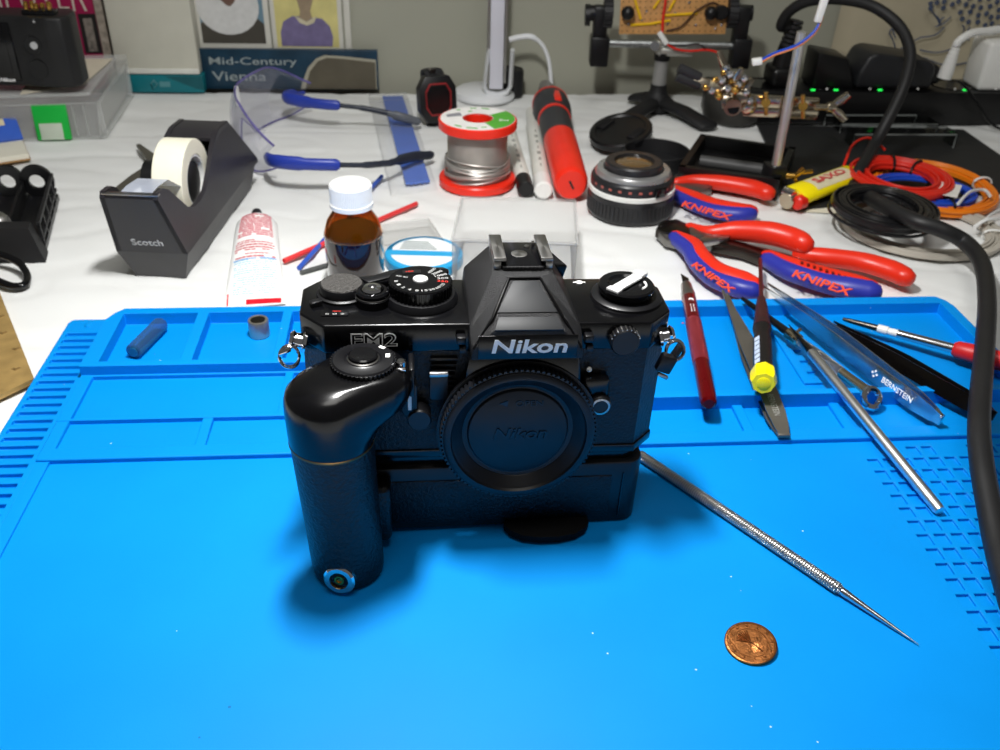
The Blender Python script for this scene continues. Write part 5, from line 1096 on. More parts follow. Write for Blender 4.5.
# perforated circuit board
pc0, pc1, pc2 = HB(619, 34, 2), HB(725, 34, 2), HB(616, -30, 2); ex = (pc1 - pc0); BW_ = ex.length; ex.normalize(); ez = Vector((0, .12, 1)).normalized(); ez = (ez - ex * ez.dot(ex)).normalized(); ey = ez.cross(ex)
cbx = thing('circuit_board', 'tan perforated circuit board with yellow wires held in the black clamps', 'circuit board', pc0)
def CBp(x, z, o=0): return pc0 + ex * x + ez * z - ey * o
BR_ = pm('tan_board', (200, 150, 92), .5, var=.1, vscale=200)
b = MB(); b.box(CBp(BW_ / 2, 35), (BW_, 1.6, 70), Matrix((ex, ey, ez)).transposed(), .2); b.build('board', BR_, cbx)
b = MB(); rnd = random.Random(11)
for i in range(int(BW_ / 5.08)):
    for j in range(8): b.lathe([(.75, 0), (.75, .12)], CBp(2.5 + i * 5.08, 2.5 + j * 5.08, .85), Matrix((ex, ez, -ey)).transposed(), 5)
b.build('hole_grid', pm('hole_dark', (104, 72, 40), .6), cbx)['kind'] = 'stuff'
for x, z in ((8, 9), (24, 20), (34, 30), (44, 9), (50, 18), (62, 27), (72, 32), (81, 18), (93, 8), (96, 22), (16, 33), (88, 5), (70, 8), (20, 12)):
    b = MB(); b.ball(CBp(x, z, 1), 1.4, 8); b.build('solder_joint', STEEL, cbx)
YW = pm('yellow_wire', (236, 188, 24), .45, var=.05)
for pts in ([(10, 8), (28, 9), (46, 12)], [(10, 38), (14, 26), (19, 13)], [(38, 16), (52, 17), (70, 18)], [(30, 22), (35, 30), (38, 36)], [(44, 20), (48, 28), (52, 36)]):
    b = MB(); b.tube([CBp(x, z, 2) for x, z in pts], 1.3, 7); b.build('yellow_wire', YW, cbx)
b = MB(); b.tube(spline([CBp(36, 44, 2), CBp(40, 30, 4), CBp(39, 16, 4), CBp(39, 2, 5)], 5), 1.3, 7); b.build('red_wire', RW, cbx)
b = MB(); b.tube(spline([CBp(43, 3, 3), CBp(56, 7, 4), CBp(68, 20, 5), CBp(82, 27, 3), CBp(90, 24, 3)], 5), .9, 7); b.build('brown_wire', pm('brown_wire', (66, 44, 30), .5), cbx)
b = MB(); b.lathe([(6.5, 0), (6.5, 8), (5.5, 9)], CBp(91, 19, 0), Matrix((ex, ez, -ey)).transposed(), 18); b.build('capacitor', BLACK, cbx)
b = MB(); c0 = HB(659, 32, 8); c1 = HB(667, 44, 10); b.box((c0 + c1) / 2, ((c1 - c0).length, 4, 4.4), frame(c1 - c0), .5); b.build('white_connector', WHITEP, cbx)
b = MB(); b.tube(spline([c1, HB(676, 49, 12), HB(690, 51, 12), HB(706, 50, 12), HB(718, 53, 12), HB(722, 62, 12)], 5), 1.1, 7); b.build('red_lead', RW, cbx)
b = MB(); b.tube(spline([c1, HB(680, 46, 13), HB(698, 44, 13), HB(706, 50, 12)], 5), .8, 7); b.build('black_lead', KW, cbx)

# ================================================================== third hand with crocodile clips
base = [G(676, 186), G(776, 200), G(792, 166), G(698, 152)]
th = thing('third_hand', 'iron third hand with tray base, steel rod and crocodile clips beside the yellow lighter', 'soldering stand', sum(base, Vector()) / 4)
BH = 16.0
for i in range(4):
    a_, c_2 = base[i], base[(i + 1) % 4]; cen = sum(base, Vector()) / 4; n2 = (cen - (a_ + c_2) / 2).normalized() * 5
    b = MB(); up = Vector((0, 0, BH)); b.loft([[a_, c_2, c_2 + n2, a_ + n2], [a_ + up, c_2 + up, c_2 + up + n2, a_ + up + n2]]); b.build('base_wall', pm('cast_black', (20, 20, 21), .35, var=.15, bump=.2, bscale=600), th, 25)
b = MB(); b.loft([base, [p + Vector((0, 0, 5)) for p in base]]); b.build('base_floor', MATS['cast_black'], th, 25)
b = MB(); b.cyl(base[0].lerp(base[3], .5).lerp(base[1].lerp(base[2], .5), .12) + Vector((0, 0, 8)), base[1].lerp(base[2], .5).lerp(base[0].lerp(base[3], .5), .16) + Vector((0, 0, 8)), 4.5, None, 14); b.build('base_bar', pm('grey_bar', (74, 74, 74), .5), th)
rb = G(771, 192); rh = zat(rb, 26)
b = MB(); b.box(rb + Vector((0, 2, 11)), (14, 16, 22), Matrix.Rotation(.2, 3, 'Z'), 1.5); b.build('rod_block', MATS['cast_black'], th)
b = MB(); b.cyl(rb + Vector((0, 0, 6)), rb + Vector((0, 0, rh)), 3.6, None, 20); b.build('rod', pm('rod_steel', (206, 204, 200), .3, .75, var=.08), th)
b = MB(); b.cyl(rb + Vector((4, 0, 14)), rb + Vector((16, -2, 14)), 2.4); b.box(rb + Vector((18, -2, 17)), (3, 5, 10), Matrix.Rotation(.7, 3, 'Y'), 1); b.box(rb + Vector((24, -2, 18)), (9, 4, 2.6), Matrix.Rotation(-.2, 3, 'Y'), 1); b.box(rb + Vector((17, -2, 10)), (3, 5, 8), Matrix.Rotation(-.6, 3, 'Y'), 1); b.build('wing_screw', BRASS, th)
rN = Vector((0, -1, 0)); RP0 = Vector((rb.x, rb.y, 0))
def TH(px, py, off=0): return PL(px, py, RP0 + rN * off, rN)
def TL(px, py, off=0): return TH(px, py, off + 16)
b = MB()
b.box((TH(744, 100, -5) + TH(818, 104, -5)) / 2, ((TH(818, 104) - TH(744, 100)).length, 2, 9), frame(TH(818, 104) - TH(744, 100)), .4); b.build('clamp_plate', NICKEL, th)
b = MB(); b.box((TH(744, 111, -5) + TH(818, 114, -5)) / 2, ((TH(818, 104) - TH(744, 100)).length, 2, 6), frame(TH(818, 114) - TH(744, 111)), .4); b.build('clamp_plate', NICKEL, th)
b = MB(); b.box((TH(744, 105, -9) + TH(818, 109, -9)) / 2, ((TH(818, 104) - TH(744, 100)).length, 2, 16), frame(TH(818, 104) - TH(744, 100)), .4); b.build('rear_plate', NICKEL, th)
for px, py in ((766, 103), (803, 106)):
    b = MB(); b.cyl(TH(px, py - 11, 7), TH(px, py + 12, 7), 1.6); b.cyl(TH(px, py, 3), TH(px, py, 9), 3.4, None, 10); b.build('clamp_screw', BRASS, th)
b = MB()
wc = TH(830, 107)
b.cyl(TH(815, 107), wc, 2.2); b.lathe([(3.4, -2), (4, 2), (3, 4)], wc, frame((0, 0, 1), (1, 0, 0)), 12)
for e in (TH(849, 94, 2), TH(845, 121, 2)): b.tube([wc, wc.lerp(e, .5) + Vector((1, 0, 0)), e], [(1.6, 2.2), (1.8, 3.4), (1.2, 2.6)], 8)
b.build('wing_nut', NICKEL, th)
# cross joints and clips
jo = TH(739, 104)
b = MB(); b.ball(TH(748, 106), 7, 14, (1, .8, 1)); b.build('ball_joint', NICKEL, th)
b = MB(); b.lathe([(7, -9), (7.4, 0), (6, 9)], TH(734, 98, 4), frame((0, 1, .4), (1, 0, .3)), 16); b.cyl(TH(733, 108, 14), TH(731, 96, -4), 6.4, None, 16); b.build('socket_joint', pm('worn_nickel', (150, 140, 124), .3, 1., var=.2), th)
b = MB(); b.cyl(TH(733.5, 108.5, 14.2), TH(733.3, 108, 12), 4.2, None, 16); b.build('socket_bore', GLOSSB, th)
def croc(a, c, o0, o1):
    p0, p1 = TH(*a, o0), TH(*c, o1); u = (p1 - p0).normalized(); r_ = frame(u, (.2, -.9, .4)); L = (p1 - p0).length
    o = MB(); o.tube([p0, p0.lerp(p1, .5), p1], [(4.6, 3), (4.4, 4), (2, 1.4)], 10); cl = o.build('crocodile_clip', NICKEL, th, 40)
    o = MB(); o.box(p0.lerp(p1, .75) + r_ @ Vector((0, 0, 3)), (L * .55, 3.4, 1.2), r_ @ Matrix.Rotation(.12, 3, 'Y'), .3)
    for k in range(6): o.box(p0.lerp(p1, .55 + .08 * k) + r_ @ Vector((0, 0, 1.6)), (1, 3.4, 1.4), r_ @ Matrix.Rotation(.8, 3, 'Y'))
    o.build('jaw', MATS['worn_nickel'], cl)
    for k, q in enumerate((.12, .35, .55)):
        o = MB(); o.ball(p0.lerp(p1, q) + r_ @ Vector((0, 3.4 * (-1) ** k, 1.5)), 2.3, 10); o.build('rivet', BRASS, cl)
    return cl
c1_ = croc((722, 89), (694, 79), 6, 4); c2_ = croc((724, 84), (702, 86), -2, -2); croc((736, 92), (718, 52), 4, 0); croc((738, 98), (752, 78), 5, 6); croc((728, 96), (741, 68), 2, 8)
for q, a, c in ((c1_, (700, 78), (679, 68)), (c1_, (700, 85), (677, 76))):
    b = MB(); b.rod(TH(*a, 4), TH(*c, 4), [(0, 3.6), (.1, 4), (1, 3.8)], 14); b.build('rubber_sleeve', RUBBERB, q)
for px, py, o_ in ((712, 90, 8), (722, 80, 8), (730, 74, 9), (738, 84, 10), (744, 78, 10), (728, 88, 12), (746, 92, 9), (719, 96, 9), (716, 84, 4), (750, 100, 9), (726, 68, 4), (735, 90, 14)):
    b = MB(); b.lathe([(2.6, -2), (3, 0), (2.6, 2), (1.2, 3)], TH(px, py, o_), frame((0, 0, 1), (.2, -1, .3)), 10); b.build('joint_screw', BRASS if px % 2 else STEEL, th)
# thin two-colour lead with white plugs hanging between the holders
b = MB(); b.box(TL(757, 61.5, 0), (7, 5, 4.6), Matrix.Rotation(-.2, 3, 'Y'), .8); 
ld = thing('twin_lead', 'thin blue and orange twin lead with white plugs passing the steel rod', 'wire', TL(757, 62))
b.build('white_plug', WHITEP, ld)
for off, m_ in ((0, BW), (1.6, pm('pale_orange_wire', (226, 140, 80), .45))):
    b = MB(); b.tube(spline([TL(760, 61 + off, 0), TL(775, 53 + off, 3), TL(796, 45.5 + off, 5), TL(812, 34 + off, 2), TL(819, 24 + off, 0), TL(821 + off, 16, 0)], 6), 1.0, 7); b.build('strand', m_, ld)
b = MB(); b.box(TL(823, 4, 0), (5, 4, 24), Matrix.Rotation(.12, 3, 'Y'), .8); b.build('white_plug', WHITEP, ld)
b = MB(); b.tube(spline([TL(823, -5), TL(828, -24, 10), TL(838, -60, 20)], 6), 1.2, 7); b.build('tail', WHITEP, ld)
# ================================================================== safety glasses: clear wrap shield facing away to the side, temples towards the right
CLG = clear('lens_clear', (205, 206, 212), .02, .06, (249, 249, 252), .28); RIMV = pm('violet_rim', (128, 118, 196), .2, var=.1, trans=.5)
gn, gfar = G(262, 179), G(300, 112)
sgm = (gn + gfar) / 2; sg = thing('safety_glasses', 'clear wraparound safety glasses with blue arms standing behind the tape dispenser', 'glasses', sgm)
wdir = (gfar - gn); HW = wdir.length / 2; wdir.normalize(); fdir = Vector((-wdir.y, wdir.x, 0));
if fdir.x > 0: fdir = -fdir
def SGp(s, v):
    a = abs(s); bul = 26 * (1 - a ** 2.2) + 6 * (1 - a) - 12 * a ** 8
    top = 49 - 22 * max(0, a - .55) ** 2 / .2; bot = max(.3, 20 * max(0, 1 - (a / .3)) ** .8) + 9 * max(0, a - .78) ** 2 / .05
    z = TZ + bot + (top - bot) * v
    return sgm + wdir * (s * HW) + fdir * (bul + 7 * sin(pi * v)) + Vector((0, 0, z - TZ))
b = MB(); N = 48; b.loft([[SGp(-1 + 2 * i / N, j / 10) for i in range(N + 1)] for j in range(11)], False, False)
lens = b.build('lens_shield', CLG, sg, 80); md = lens.modifiers.new('thickness', 'SOLIDIFY'); md.thickness = .0016
b = MB(); b.tube([SGp(-1 + 2 * i / N, 1) for i in range(N + 1)], .9, 6); b.build('brow_rim', RIMV, sg, 60)
b = MB(); b.tube([SGp(-1 + 2 * i / N, 0) for i in range(N + 1)], .7, 6); b.build('lower_rim', RIMV, sg, 60)
b = MB(); nz_ = sgm + fdir * 30; b.loft([[nz_ + wdir * (s * 13 * t) + fdir * (-14 * t) + Vector((0, 0, 22 - 16 * t)) for s in (-1, -.5, 0, .5, 1)] for t in (.35, .7, 1)], False, False); b.build('nose_piece', CLG, sg)
b = MB(); q0 = SGp(-.62, .98); q1 = SGp(-.1, 1.0); b.tube([q0, q0.lerp(q1, .5), q1], (1.8, .8), 6); b.build('brow_highlight', clear('highlight_milky', (250, 250, 250), .5, .1), sg)  # milky strip that paints in the white highlight along the brow
BT = pm('temple_blue', (40, 60, 158), .35, var=.06); BKT = pm('temple_black', (38, 44, 56), .45, var=.1); GT = pm('temple_grey', (88, 92, 98), .45, var=.1)
for pts, far in ((((285, 97), (312, 103), (340, 105.5), (362, 108), (388, 113), (404, 118), (420, 122)), True), (((274, 161), (305, 164), (340, 165), (366, 165), (390, 163), (412, 157), (433, 155)), False)):
    zs = (24, 24, 23, 20, 16, 12, 7)
    P = [G(x, y, z + TZ) for (x, y), z in zip(pts, zs)]
    e = SGp(1 if far else -1, .5)
    b = MB(); b.tube(spline([e, P[0], P[1], P[2]], 6), [(2, 2)] * 3 + [(3, 5)] * 4 + [(3, 5.4)] * 5 + [(3, 4.6)] * 6 + [(2.4, 3)], 10); b.build('temple', BT, sg, 60)
    b = MB(); b.tube(spline([P[2], P[3], P[4]], 6), [(1.8, 2)] * 6 + [(2, 2.6)] * 7, 8); b.build('temple_rod', BKT, sg, 60)
    b = MB(); b.tube(spline([P[4], P[5], P[6]], 6), [(2, 2.8)] * 3 + [(2.4, 4.2)] * 6 + [(2.2, 3.6)] * 3 + [(1.6, 2.4)], 10); b.build('temple_tip', GT if far else BKT, sg, 60)

# ================================================================== storage box, small camera, disks, notepad
fr_r, bk_r = G(107, 138), G(134, 95); ex_ = (G(107, 138) - G(20, 141)).normalized(); ex_.z = 0
fl_l = fr_r - ex_ * 300; bk_l = bk_r - ex_ * 300; BXH = 38.0
SBX = clear('storage_plastic', (240, 242, 240), .2, .25)
sb_ = thing('storage_box', 'large clear plastic storage box with flat lid under the compact camera', 'box', (fr_r + bk_r) / 2 - ex_ * 60)
cor = [fl_l, fr_r, bk_r, bk_l]; cen = sum(cor, Vector()) / 4
def inset(p, k): return p + (cen - p) * k
for i in range(4):
    a, c = cor[i], cor[(i + 1) % 4]; up = Vector((0, 0, BXH - 8)); n2 = (cen - (a + c) / 2).normalized()
    b = MB(); b.loft([[a + n2 * 4, c + n2 * 4, c + n2 * 5.5, a + n2 * 5.5], [a + up + n2, c + up + n2, c + up + n2 * 2.5, a + up + n2 * 2.5]]); b.build('wall', SBX, sb_, 30)
b = MB(); b.loft([cor, [p + Vector((0, 0, 1.5)) for p in cor]]); b.build('base', SBX, sb_, 30)
b = MB(); z = Vector((0, 0, BXH)); lid = [p + z for p in cor]
b.loft([[p - Vector((0, 0, 9)) for p in lid], [p - Vector((0, 0, 2)) for p in lid], lid, [p + (cen + z - p) * .045 for p in lid], [p + (cen + z - p) * .06 - Vector((0, 0, 3)) for p in lid]], False)
b.build('lid_rim', SBX, sb_, 40)
b = MB(); li = [p + (cen + z - p) * .055 - Vector((0, 0, 3)) for p in lid]; b.loft([li, [p + Vector((0, 0, 1.4)) for p in li]]); b.build('lid', SBX, sb_, 30)
for k in range(9):
    b = MB(); p = fr_r - ex_ * (14 + 9 * k + (60 if k > 3 else 0)) + Vector((0, 0, 2)); b.box(p + Vector((0, 2, 13)), (1.4, 2.6, 25)); b.build('rib', SBX, sb_)
pap = [G(20, 95, BXH - 5), G(84, 84, BXH - 5), G(113, 59, BXH - 5), G(40, 60, BXH - 5)]
b = MB(); b.loft([pap, [p + Vector((0, 0, .4)) for p in pap]]); pp = b.build('paper_sheet', pm('box_paper', (214, 206, 186), .8, var=.04), None, 35, sum(pap, Vector()) / 4); tag(pp, 'cream printed paper sheet lying under the lid of the clear storage box', 'paper')
b = MB()
for k, (x, y, w_) in enumerate(((100, 62, 12), (92, 66, 14), (86, 71, 10))): b.box(G(x, y, BXH - 4.5), (w_, 1.6, .2), Matrix.Rotation(.08, 3, 'Z'))
b.build('print_line', pm('print_dark', (90, 84, 76), .7), pp)
# floppy disks
def disk(name, label, bl, br, tl, mat, shutter, tagm=None):
    ex = (br - bl); w_ = ex.length; ex.normalize(); ez = tl - bl; h_ = ez.length; ez.normalize(); ez = (ez - ex * ez.dot(ex)).normalized(); n = ex.cross(ez)
    o = thing(name, label, 'floppy disk', (bl + br) / 2); Rm = Matrix((ex, ez, n)).transposed()
    b = MB(); b.box(bl + ex * w_ / 2 + ez * h_ / 2, (w_, h_, 3.2), Rm, .8); b.build('shell', mat, o)
    b = MB(); b.box(bl + ex * w_ * .46 + ez * h_ * (.24 if shutter else .82) + n * 1.2, (w_ * .66, h_ * (.46 if shutter else .3), 1.6), Rm, .2); b.build('shutter' if shutter else 'label_sticker', pm('disk_shutter', (196, 206, 190), .4, .1) if shutter else pm('disk_label', (206, 194, 160), .7), o)
    if not shutter:
        b = MB(); b.box(bl + ex * w_ * .5 + ez * h_ * .82 + n * 2.1, (w_ * .22, 1.6, .2), Rm); b.build('ink_mark', pm('disk_ink', (60, 60, 64), .6), o)
        b = MB(); b.box(bl + ex * w_ * .45 + ez * h_ * .25 + n * 1.3, (1.6, h_ * .22, 1.2), Rm); b.build('groove', pm('disk_dark_blue', (20, 40, 110), .5), o)
    return o
gyp = Vector((0, 10, 0))
g_bl, g_br = G(41, 138, -3.6) - gyp * .55, G(75, 137, -3.6) - gyp * .55
disk('floppy_disk', 'green floppy disk with pale metal shutter leaning on the clear storage box', g_bl, g_br, g_bl + Vector((-4, 2.5, 29)), pm('disk_green', (16, 176, 62), .4, var=.05), True)
npd = [G(-45, 172), G(31, 160), G(22, 139), G(-50, 143)]
nb = thing('notepad', 'small white pad with brown edge lying beneath the blue floppy disk', 'notepad', sum(npd, Vector()) / 4)
b = MB(); b.loft([npd, [p + Vector((0, 0, 1.2)) for p in npd]]); b.build('backing', pm('brown_card', (150, 112, 66), .7), nb)
b = MB(); q = [p + (sum(npd, Vector()) / 4 - p) * .03 + Vector((0, 0, 1.2)) for p in npd]; b.loft([q, [p + Vector((0, 0, 4)) for p in q]]); b.build('pages', pm('pad_paper', (226, 222, 206), .8, var=.03), nb)
b_bl, b_br = G(-40, 148, 2), G(23.5, 139, 2)
disk('floppy_disk', 'blue floppy disk with beige sticker lying against the clear storage box', b_bl, b_br, b_bl + Vector((4, 22, 9)), pm('disk_blue', (50, 92, 190), .45, var=.06), False)
# compact camera, back towards the viewer
cR = G(80, 89, BXH + .5); cex = Vector((cos(.05), sin(.05), 0)); cw, chh, cdp = 128.0, 66.0, 34.0
cxo = cR - cex * cw; dc_ = thing('compact_camera', 'black compact camera standing on the clear storage box, screen towards the viewer', 'camera', cR - cex * 50, None)
cny = Vector((-cex.y, cex.x, 0)); Rk = Matrix((cex, cny, Vector((0, 0, 1)))).transposed()
def KC(x, y, z): return cR + cex * x + cny * y + Vector((0, 0, z))
pf = [(-cw, 0), (-44, 0), (-30, -3), (-16, -5), (-5, -3), (0, 5), (-1, 22), (-7, 33), (-cw, 33)]
b = MB(); KH = zat(Vector((cR.x, cR.y, 0)), 9) - cR.z - 7; b.prism(pf, 0, KH, 2.5, 3, lambda x, y, z: KC(x, y + 5, z)); b.build('body', pm('compact_black', (26, 26, 27), .45, var=.15, bump=.5, bscale=700), dc_)
b = MB(); b.box(KC(-84, 4.6, KH / 2), (74, 2, KH - 10), Rk, .8); b.box(KC(-84, 3.9, KH / 2 + 1), (64, 1.4, KH - 18), Rk, .4); b.build('screen', GLOSSB, dc_)
for z, r in ((34, 7), (15, 8)):
    b = MB(); b.cyl(KC(-30, 3.2, z), KC(-30, .6, z), r, r * .94, 24); bt = b.build('control_pad', BLACK, dc_)
    if z > 20: b = MB(); b.cyl(KC(-29, 1, z), KC(-29, .2, z), 3, None, 14); b.build('menu_button', STEEL, bt)
text('Nikon', mat4(KC(-58, 3.4, 5.6), cex, (0, 0, 1)), 12, 3, WHITEI, dc_, .1, .02, .15)
b = MB(); b.box(KC(-24, 14, KH + 1), (26, 10, 6), Rk, 1.5); sh2 = b.build('top_hump', GLOSSB, dc_)
for x in (-33, -29, -26, -22, -15):
    b = MB(); b.rod(KC(x, 12 + (x % 3) * 2, KH + 3), KC(x, 12 + (x % 3) * 2, KH + 8 + (x % 2) * 2), [(0, 1.6), (.6, 2.1), (1, 1.5)], 12); b.build('gold_contact', BRASS, sh2)
b = MB(); b.ball(KC(-25, 3, KH - 3), 2.2, 10); b.build('strap_eyelet', STEEL, dc_)
b = MB(); b.box(KC(-83.5, 8, KH + 3), (3, 6, 9), Rk, .8); b.build('silver_post', STEEL, dc_)

# ================================================================== books and cards by the wall
def upright(name, label, cat, px0, px1, h, thick, off, mat, lean=0.):
    if off: p0, p1 = (WP(x, y, off) for x, y in (px0, px1)); p0.z = p1.z = TZ
    else: p0 = G(*px0); p1 = G(*px1)
    e = (p1 - p0); w_ = e.length; e.normalize(); n = Vector((-e.y, e.x, 0)); z = (Vector((0, 0, 1)) + n * lean).normalized()
    o = thing(name, label, cat, (p0 + p1) / 2); Rm = Matrix((e, z, e.cross(z))).transposed()
    b = MB(); b.box(p0 + e * w_ / 2 + z * h / 2 - e.cross(z) * thick / 2, (w_, h, thick), Rm, .5); b.build('cover', mat, o)
    def F(x, y, o_=.15): return p0 + e * x + z * y + e.cross(z) * o_
    return o, F, e, z, w_
def patch(o, F, pts, mat, name='print', d=.3):
    b = MB(); b.prism(pts, .02, d, 0, 1, lambda x, y, zz: F(x, y, zz)); return b.build(name, mat, o, 30)
NAVY = pm('book_teal_navy', (20, 52, 72), .35, var=.3, vscale=40); SIL = pm('title_silver', (150, 160, 160), .5, var=.05)
o, F, e, z, W_ = upright('book', 'landscape dark teal book with silver title standing against the wall', 'book', (205, 91), (379, 92), 38, 6, 12, NAVY, .02)
text('Mid-Century', mat4(F(50, 26, .3), e, z), 84, 9, SIL, o, .15, .003)
text('Vienna', mat4(F(35, 12.5, .3), e, z), 52, 9, SIL, o, .15, .003)
ch_ = [(W_ * .55, 0.8), (W_ * .56, 6.5), (W_ * .60, 21.1), (W_ * .65, 30), (W_ * .7, 33.2), (W_ * .8, 32.4), (W_ * .99, 29.2), (W_ * .99, 0.8)]
patch(o, F, ch_, pm('photo_edge', (164, 160, 142), .5), 'photo_edge')
patch(o, F, [(W_ * .575, 0.8), (W_ * .61, 17.8), (W_ * .66, 27.5), (W_ * .71, 30.8), (W_ * .8, 30), (W_ * .985, 26.7), (W_ * .985, 0.8)], pm('photo_olive', (88, 82, 68), .5, var=.12), 'photo', .5)
WHC = pm('card_white', (206, 204, 194), .7, var=.03)
def card(name, label, x0, x1, yb):
    p0, p1 = WP(x0, yb, 4), WP(x1, yb, 4); zz = min(p0.z, p1.z); p0 = Vector((p0.x, p0.y, TZ)); p1 = Vector((p1.x, p1.y, TZ))
    e = (p1 - p0); w_ = e.length; e.normalize(); z = (Vector((0, 0, 1)) - wn * .0).normalized(); n = e.cross(z)
    o = thing(name, label, 'picture card', (p0 + p1) / 2)
    b = MB(); b.box(p0 + e * w_ / 2 + z * 72, (w_, 144, 1.2), Matrix((e, z, n)).transposed(), .2); b.build('card', WHC, o)
    k = 1.0
    return o, (lambda x, y, o_=.7: p0 + e * (x * w_) + z * (y + zz - TZ) + n * (o_ + .5)), w_
def ell(cx, cy, rx, ry, n=26): return [(cx + rx * cos(2 * pi * k / n), cy + ry * sin(2 * pi * k / n)) for k in range(n)]
o, F, w_ = card('picture_card', 'picture card of a figure in dark coat and wide white collar behind the teal book', 199, 272, 47)
patch(o, F, [(.07, 4), (.93, 4), (.93, 96), (.07, 96)], pm('pic_blue_grey', (104, 134, 150), .6, var=.1), 'picture_ground', .3)
patch(o, F, [(.07, 4), (.93, 4), (.93, 22), (.80, 30), (.2, 30), (.07, 22)], pm('pic_dark_coat', (66, 62, 54), .6, var=.15), 'coat', .5)
patch(o, F, ell(.46, 38, .42, 26), pm('pic_white_fur', (206, 206, 204), .7, var=.06, vscale=200), 'collar', .7)
patch(o, F, [(.25, 60), (.32, 48), (.45, 39), (.5, 38), (.56, 42), (.62, 50), (.66, 60), (.6, 84), (.3, 84)], pm('pic_brown_face', (104, 78, 66), .6, var=.12, vscale=200), 'face', .9)
o, F, w_ = card('picture_card', 'picture card of a figure in a purple jumper on yellow behind the teal book', 274, 344, 49)
patch(o, F, [(.06, 2), (.94, 2), (.94, 96), (.06, 96)], pm('pic_yellow', (206, 196, 128), .65, var=.14, vscale=40), 'picture_ground', .3)
patch(o, F, [(.12, 3), (.12, 16), (.17, 26), (.3, 31), (.42, 31), (.5, 28), (.6, 30), (.72, 29), (.82, 22), (.86, 12), (.84, 3)], pm('pic_purple', (112, 102, 140), .65, var=.14, vscale=120), 'jumper', .5)
patch(o, F, [(.34, 31), (.4, 25), (.5, 22.5), (.6, 25), (.65, 31), (.6, 30), (.5, 26), (.42, 29)], pm('pic_cream', (196, 188, 160), .65), 'neckline', .7)
patch(o, F, [(.4, 30), (.42, 36), (.38, 48), (.38, 76), (.6, 76), (.62, 48), (.56, 36), (.58, 30), (.5, 26)], pm('pic_grey_tan', (150, 132, 108), .65, var=.12, vscale=160), 'neck', .9)
card('picture_card', 'grey backing card standing beside the purple jumper picture', 346, 352, 50)
# teal booklet with a white box standing on it
TEAL = pm('booklet_teal', (10, 112, 122), .4, var=.06)
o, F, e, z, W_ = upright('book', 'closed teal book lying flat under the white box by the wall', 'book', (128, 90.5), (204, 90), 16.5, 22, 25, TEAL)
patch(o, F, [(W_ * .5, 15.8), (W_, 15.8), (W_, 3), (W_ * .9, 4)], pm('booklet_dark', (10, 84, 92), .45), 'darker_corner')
b = MB(); b.tube([F(24, 3, .5), F(23, 8, .5), F(26, 12, .5), F(29, 8, .5), F(26, 5, .5)], .7, 6); b.box(F(36, 8, .3), (10, .2, 5), frame(e)); b.build('small_emblem', pm('emblem_grey', (84, 140, 146), .5), o)
bx0, bx1 = WP(120, 90, 24), WP(202, 90, 24); bx0.z = bx1.z = TZ; e = (bx1 - bx0).normalized(); n = Vector((-e.y, e.x, 0))
wb = thing('white_box', 'tall off-white cardboard box standing on the teal book by the wall', 'box', (bx0 + bx1) / 2 + Vector((0, 0, 17)))
b = MB(); b.box((bx0 + bx1) / 2 + n * 11.5 + Vector((0, 0, 17 + 75)), ((bx1 - bx0).length, 20, 150), frame(e), 1); b.build('carton', pm('offwhite_card', (200, 198, 184), .8, var=.03), wb)
b = MB(); b.box((bx0 + bx1) / 2 + n * .6 + Vector((0, 0, 20)), ((bx1 - bx0).length, 2, 5), frame(e), .4); b.build('lid_edge', pm('card_edge', (216, 216, 208), .8), wb)
# magenta book
MGT = pm('magenta_cover', (146, 8, 68), .45, var=.06)
m0, m1 = G(-60, 92), G(98, 88)
o, F, e, z, W_ = upright('book', 'magenta book with pale title standing behind the compact camera', 'book', (-60, 92), (110, 89), 170, 22, 0, MGT)
text('COMPUTER', mat4(F(W_ * .55, 92, .4), e, z), W_ * .82, 40, pm('title_pale', (206, 196, 182), .5), o, .2, -.012)
patch(o, F, [(W_ * .9, 34), (W_, 34), (W_, 70), (W_ * .9, 70)], pm('cover_black', (26, 22, 22), .5), 'black_band', .4)
patch(o, F, [(W_ * .925, 36), (W_ * .975, 36), (W_ * .975, 66), (W_ * .925, 66)], pm('cover_mottle', (120, 112, 104), .7, var=.5, vscale=200), 'mottled_patch', .6)
b = MB(); b.box(F(W_ + 4, 85, -11), (7, 22, 168), frame(e)); b.build('page_edge', pm('page_mottle', (150, 140, 128), .9, var=.35, vscale=200), o)

# ================================================================== battery holder, cord loop, wooden block
q0, q1 = G(-30, 263), G(46, 262); bd0 = G(61, 199)
ex = (q1 - q0).normalized(); ey = Vector((-ex.y, ex.x, 0)); Lb = (bd0 - q1).length; ey = (bd0 - q1).normalized(); Wb = 46.0
bh = thing('battery_holder', 'empty black battery holder with two round openings beside the tape dispenser', 'battery holder', (q0 + q1) / 2 + ey * 30)
def BHp(x, y, zz): return q1 - ex * x + ey * y + Vector((0, 0, zz))
Rb = Matrix((-ex, ey, Vector((0, 0, 1)))).transposed(); Rb = Matrix((ex, Vector((-ex.y, ex.x, 0)), Vector((0, 0, 1)))).transposed()
HB_ = 27.0
b = MB(); b.loft([[BHp(0, 0, 0), BHp(Wb, 0, 0), BHp(Wb, 16, 0), BHp(0, 16, 0)], [BHp(2, 1, 6), BHp(Wb, 1, 6), BHp(Wb, 16, 6), BHp(2, 16, 6)], [BHp(6, 3, HB_ - 5), BHp(Wb - 2, 3, HB_ - 5), BHp(Wb - 2, 14, HB_ - 5), BHp(6, 14, HB_ - 5)]]); b.build('front_block', BLACKM, bh, 30)
